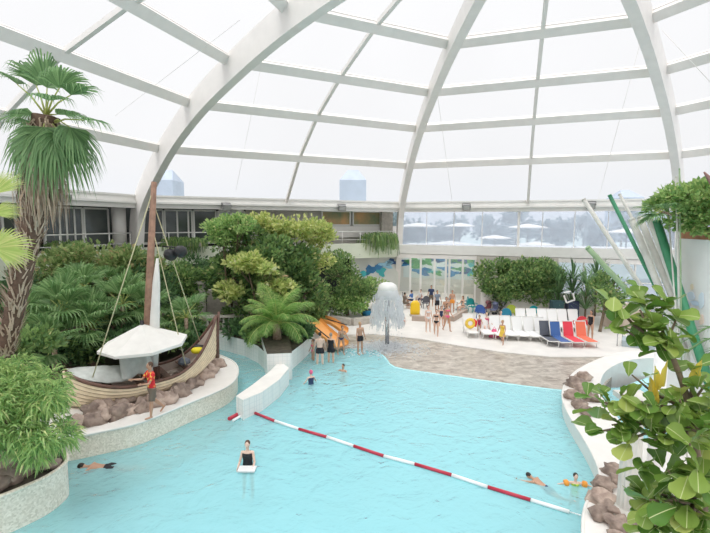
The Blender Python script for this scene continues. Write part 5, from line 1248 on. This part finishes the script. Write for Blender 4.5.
    # hair
    if hair:
        hb = MB(); hb.ell(hc + V((0, 0, .022)) - hf * .018, (.086 * hs, .098 * hs, .108 * hs), 0, 14, 10, rot)
        if hairlen: hb.tube([hc - hf * .06, hc - hf * .085 - V((0, 0, .1)), hc - hf * .08 - V((0, 0, .1 + hairlen))], [.075, .07, .035], 10, flat=.6, right=hx)
        hm = hair if not isinstance(hair, str) else HAIR[hair]
        o = remeshed(hb, .016, 'swim_cap' if not isinstance(hair, str) else 'hair', [hm], body, 2)
    for kind, m_, in wear:
        cb_ = MB()
        if kind in ('shorts', 'trunks', 'briefs'):
            cb_.tube([pel - up * .08, pel + up * .0, pel + up * .10], [.13, .168 + .01 * fem, .15], 16, flat=.68, right=X)
            if kind != 'briefs':
                ll = .85 if kind == 'shorts' else .42
                for s, (hip, knee, ank, d2) in zip((-1, 1), ft): cb_.tube([hip + V((0, 0, .04)), hip, hip.lerp(knee, ll)], [.10, .112, .105 if kind == 'trunks' else .095], 12, right=X)
        if kind in ('tshirt', 'swimsuit', 'dress'):
            cb_.tube([pel - up * (.09 if kind == 'swimsuit' else .0), pel + up * .04, pel + up * .14, mid + up * .02, ch - up * .04, ch + up * .05, ch + up * (.115 if kind == 'tshirt' else .03)], [.13, .17, .15, .145, .172, .176, .13], 16, flat=.70, right=X)
            if fem:
                for s in (-1, 1): cb_.ell(ch + X * s * .07 + fw * .092 - up * .02, (.072, .062, .068), 0, 10, 8)
            if kind == 'swimsuit':
                for s in (-1, 1): cb_.tube([ch + X * s * .085 + fw * .07, ch + X * s * .09 + up * .11, ch + X * s * .08 - fw * .08], .02, 6)
        if kind == 'tshirt':
            for s, (sh, el, wr, d2) in zip((-1, 1), arm_pts): cb_.tube([ch + X * s * .08 + up * .05, sh, sh.lerp(el, .65)], [.08, .075, .065], 10)
        if kind == 'dress':
            cb_.tube([pel + up * .05, pel - V((0, 0, .12)), pel - V((0, 0, .32))], [.17, .20, .24], 14, flat=.8, right=X)
        if kind == 'bikini_top':
            cb_.tube([ch - up * .055, ch - up * .02, ch + up * .02], [.158, .166, .158], 16, flat=.66, right=X)
            for s in (-1, 1): cb_.ell(ch + X * s * .07 + fw * .09 - up * .02, (.068, .058, .062), 0, 10, 8)
        if kind == 'armbands':
            for s, (sh, el, wr, d2) in zip((-1, 1), arm_pts): cb_.tube([sh.lerp(el, .25), sh.lerp(el, .4), sh.lerp(el, .9), el], [.06, .14, .14, .06], 14)
        nmk = {'shorts': 'shorts', 'trunks': 'swim_trunks', 'briefs': 'bikini_bottom', 'tshirt': 'shirt', 'swimsuit': 'swimsuit', 'dress': 'dress', 'bikini_top': 'bikini_top', 'armbands': 'armbands'}[kind]
        o = remeshed(cb_, .015, nmk, [m_], body, 2)
        if kind == 'armbands': o['label'] = 'orange inflatable armbands'
    for o in [body] + list(body.children):
        pass
    # move the origin to the lowest foot (or the pelvis for swimmers)
    org = V((0, 0, zmin)) if mode != 'swim' else V((0, 0, .93))
    for o in [body] + list(body.children): o.data.transform(M4.Translation(-org))
    body.location = loc; body.scale = (k, k, k); body.rotation_euler = (tilt[0], tilt[1], rz) if tilt else (0, 0, rz)
    tag(body, label, 'person', group)
    return body
blk, nvy, pnk, ylw, rd, kh, org_, grn, wht, blu = (plain('cloth_' + n, c, .75) for n, c in (('black', (.015, .015, .02)), ('navy', (.03, .05, .12)), ('pink', (.75, .12, .25)), ('yellow', (.80, .55, .08)), ('red', (.72, .03, .04)), ('khaki', (.17, .13, .10)), ('orange', (.85, .33, .05)), ('green', (.10, .50, .15)), ('white', (.75, .75, .75)), ('blue', (.08, .20, .50))))
redyel = mat('red_yellow_print', (.70, .02, .03), .7, col2=(.90, .60, .10), scale=9, detail=2)
redyel.node_tree.nodes['Color Ramp'].color_ramp.elements[0].position = .52; redyel.node_tree.nodes['Color Ramp'].color_ramp.elements[1].position = .62
# lifeguard walking on the rim
lg = person(G(153, 416, .77), R(135), 'person in a red and yellow shirt and dark shorts walking barefoot on the island rim', 1.78, 1, 'brown', 0, ((35, 14, 70), (40, 18, 60)), ((10, 4, 5), (-14, 4, 28)), 3, (('tshirt', redyel), ('shorts', kh)), vox=.010)
# pool
person(G(247, 466, 0) + V((0, .1, -1.0)), R(180), 'person in a dark swimsuit standing chest deep in the pool near the lane rope', 1.66, 2, 'brown', 0, ((15, 12, 60, 10), (15, 12, 60, 10)), fem=True, wear=(('swimsuit', blk),), vox=.011)
person(G(108, 468, -.07), R(95), 'person swimming face down with outstretched legs by the left island wall', 1.72, 1, 'dark', 0, ((150, 20, 10), (60, 35, 20)), ((-4, 5, 6), (4, 5, 10)), 0, (('trunks', blk),), tilt=(R(-84), 0), mode='swim', vox=.011)
person(G(547, 489, -.08), R(44), 'person with short dark hair swimming beside the lane rope in the lower right', 1.28, 1, 'dark', 0, ((150, 15, 10), (120, 25, 20)), ((-10, 8, 25), (8, 6, 30)), 0, (('trunks', nvy),), tilt=(R(-72), 0), mode='swim', vox=.011)
person(G(577, 487, 0) + V((0, .1, -.86)), R(172), 'child with orange armbands and yellow green swimsuit in the pool at the right rim', 1.12, 2, 'dark', 0, ((10, 78, 8), (10, 78, 8)), ((5, 6, 10), (-5, 6, 15)), 0, (('swimsuit', mat('yellow_green_suit', (.75, .70, .05), .6, col2=(.08, .45, .12), scale=10)), ('armbands', org_)), child=True, vox=.009)
person(G(311, 384, 0) + V((0, 0, -.85)), R(30), 'child in a pink swimming cap and dark swimsuit wading in the pool', 1.4, 2, pnk, 0, ((20, 25, 20), (25, 30, 20)), wear=(('swimsuit', nvy),), child=True, fem=True)
person(G(343, 371, 0) + V((0, 0, -1.22)), R(150), 'dark haired person with only head and shoulders above water near the slide', 1.5, 1, 'dark', 0, ((40, 40, 20), (40, 40, 20)))
person(G(320, 364, 0) + V((0, 0, -.2)), R(0), 'person in black swim shorts seen from behind, standing in shallow water at the slide', 1.78, 2, 'dark', 0, ((8, 12, 15), (8, 10, 20)), wear=(('trunks', blk),))
person(G(331, 362, 0) + V((0, 0, -.2)), R(-15), 'person in a black swimsuit standing next to the one in black swim shorts', 1.68, 0, 'grey', 0, ((12, 10, 15), (12, 10, 15)), fem=True, wear=(('swimsuit', blk), ('trunks', blk)))
person(G(313, 360, 0) + V((0, 0, -.15)), R(120), 'child in reddish swimwear standing at the planter wall beside the slide', 1.2, 1, 'brown', 0, wear=(('briefs', pnk), ('bikini_top', pnk)), child=True)
person(G(341, 354, .03), R(200), 'person leaning forward with arms out at the end of the slide', 1.62, 1, 'brown', 0, ((45, 20, 10), (45, 25, 10)), ((15, 6, 25), (-5, 6, 10)), 22, (('briefs', nvy),), fem=True)
person(G(360, 354, .03), R(215), 'person in dark swim trunks standing on the beach left of the fountain', 1.72, 1, 'blond', 0, ((5, 10, 10), (5, 10, 10)), wear=(('trunks', blk),))
p = G(247, 469, .06); mb = MB(); mb.box((0, 0, 0), (.5, .3, .04)); tag(mb.build('kickboard', wht, None, p), 'white float board held by the person in the dark swimsuit', 'float board')
# promenade
person(G(436, 336, .08), R(165), 'person in a black bikini walking in the middle group on deck', 1.66, 0, 'brown', .12, ((20, 10, 30), (-10, 10, 10)), ((14, 3, 5), (-12, 3, 20)), 0, (('briefs', blk), ('bikini_top', blk)), fem=True)
person(G(428, 332, .10), R(190), 'fair skinned person in pale swimwear standing left of the black bikini', 1.70, 2, 'brown', .1, ((10, 8, 20), (5, 10, 20)), wear=(('briefs', wht), ('bikini_top', wht)), fem=True)
person(G(447, 331, .10), R(200), 'person in a pink bikini walking with tall stride in the middle group', 1.78, 1, 'brown', .1, ((20, 8, 30), (-15, 8, 10)), ((14, 3, 5), (-12, 3, 15)), 0, (('briefs', pnk), ('bikini_top', pnk)), fem=True)
person(G(446, 323, .12), R(170), 'person in dark trunks standing just behind the pink bikini', 1.80, 1, 'dark', 0, wear=(('trunks', nvy),))
person(G(502, 344, .10), R(150), 'child in a yellow skirt running past the white loungers', 1.40, 1, 'blond', .06, ((30, 15, 50), (-20, 18, 30)), ((26, 3, 15), (-24, 3, 35)), 6, (('dress', ylw),), child=True, fem=True)
person(G(479, 334, .12), R(160), 'child in dark pink swimwear beside the leftmost white lounger', 1.15, 1, 'dark', 0, ((45, 10, 30), (20, 10, 20)), wear=(('swimsuit', mat('pink_dark', (.35, .03, .12))),), child=True)
person(G(590, 339, .12), R(120), 'person in a black swimsuit standing beside the orange red lounger', 1.72, 1, 'dark', .1, ((10, 8, 20), (30, 8, 60)), wear=(('swimsuit', blk), ('briefs', blk)), fem=True)
sit = ((84, 5, 85), (84, 5, 85))
def seated(px, py, rz, lab, skin, hair, wear, fem=False, zs=.12, hl=0):
    return person(G(px, py, zs), rz, lab, 1.68, skin, hair, hl, ((35, 12, 50), (30, 12, 50)), sit, 6, wear, fem=fem, group=None)
seated(463, 313, R(120), 'person with long brown hair sitting at the right end of the curb', 0, 'brown', (('bikini_top', kh), ('briefs', kh)), True, .12, .2)
seated(404, 309, R(-60), 'person in grey shirt seated at the leftmost cafe table', 1, 'dark', (('tshirt', kh), ('shorts', kh)))
seated(412, 306, R(60), 'person in blue shirt seated behind the yellow board', 1, 'dark', (('tshirt', blu), ('shorts', nvy)))
seated(421, 305, R(140), 'person in white shirt seated right of yellow board', 2, 'brown', (('tshirt', wht), ('shorts', nvy)))
person(G(431, 306, .12), R(170), 'person in dark shirt standing at cafe glass behind the middle group', 1.72, 1, 'dark', 0, wear=(('tshirt', nvy), ('shorts', kh)))
person(G(437, 312, .12), R(200), 'person in grey blue shirt standing left of the middle cafe table', 1.68, 1, 'dark', 0, wear=(('tshirt', mat('greyblue', (.2, .25, .32))), ('shorts', blk)))
seated(486, 333, R(170), 'child sitting on the second white lounger', 2, 'blond', (('swimsuit', pnk),), False, .12)
person(G(403, 324, .12), R(180), 'small child crouching on deck right of the fountain', 1.0, 1, 'brown', 0, ((50, 10, 40), (50, 10, 40)), ((95, 12, 130), (95, 12, 130)), 25, (('trunks', rd),), child=True)
person(G(452, 312, .12), R(150), 'person in orange shorts standing behind the pink bikini near the cafe glass', 1.7, 1, 'dark', 0, wear=(('trunks', org_),))
person(G(441, 326, .12), R(190), 'child in dark blue swimwear between the black and pink bikinis', 1.3, 0, 'brown', 0, wear=(('swimsuit', nvy),), child=True)
seated(500, 331, R(175), 'fair person sitting on the white lounger just left of the child in yellow', 2, 'brown', (('trunks', blu),), False, .14)
# small things by the loungers
p = G(494, 334, .2); mb = MB(); mb.tube([(0, 0, 0), (0, 0, .28), (0, 0, .5)], [.34, .24, .06], 10, flat=.7, right=V((1, 0, 0))); root = tag(empty('beach_bag', G(494, 337, .14)), 'pink bag standing on deck between two white loungers', 'bag'); mb.build('bag_body', pnk, root); mb = MB(); mb.tube([(-.15, 0, .4), (0, 0, .65), (.15, 0, .4)], .02, 5); mb.build('handle', pnk, root)
root = tag(empty('water_toy', G(470, 335, .14)), 'yellow and red inflatable toy beside the leftmost white lounger', 'toy'); mb = MB()
pts = [V((.25 * cos(2 * pi * i / 14), 0, .75 + .25 * sin(2 * pi * i / 14))) for i in range(15)]; mb.tube(pts, .1, 8); mb.build('ring', ylw, root); mb = MB(); mb.tube([V((.3, 0, .55)), V((.35, 0, .85)), V((.2, 0, 1.02))], [.1, .11, .05], 8); mb.build('tail', rd, root); mb = MB(); mb.tube([(0, 0, 0), (0, 0, .45)], .03, 6); mb.build('foot', wht, root)
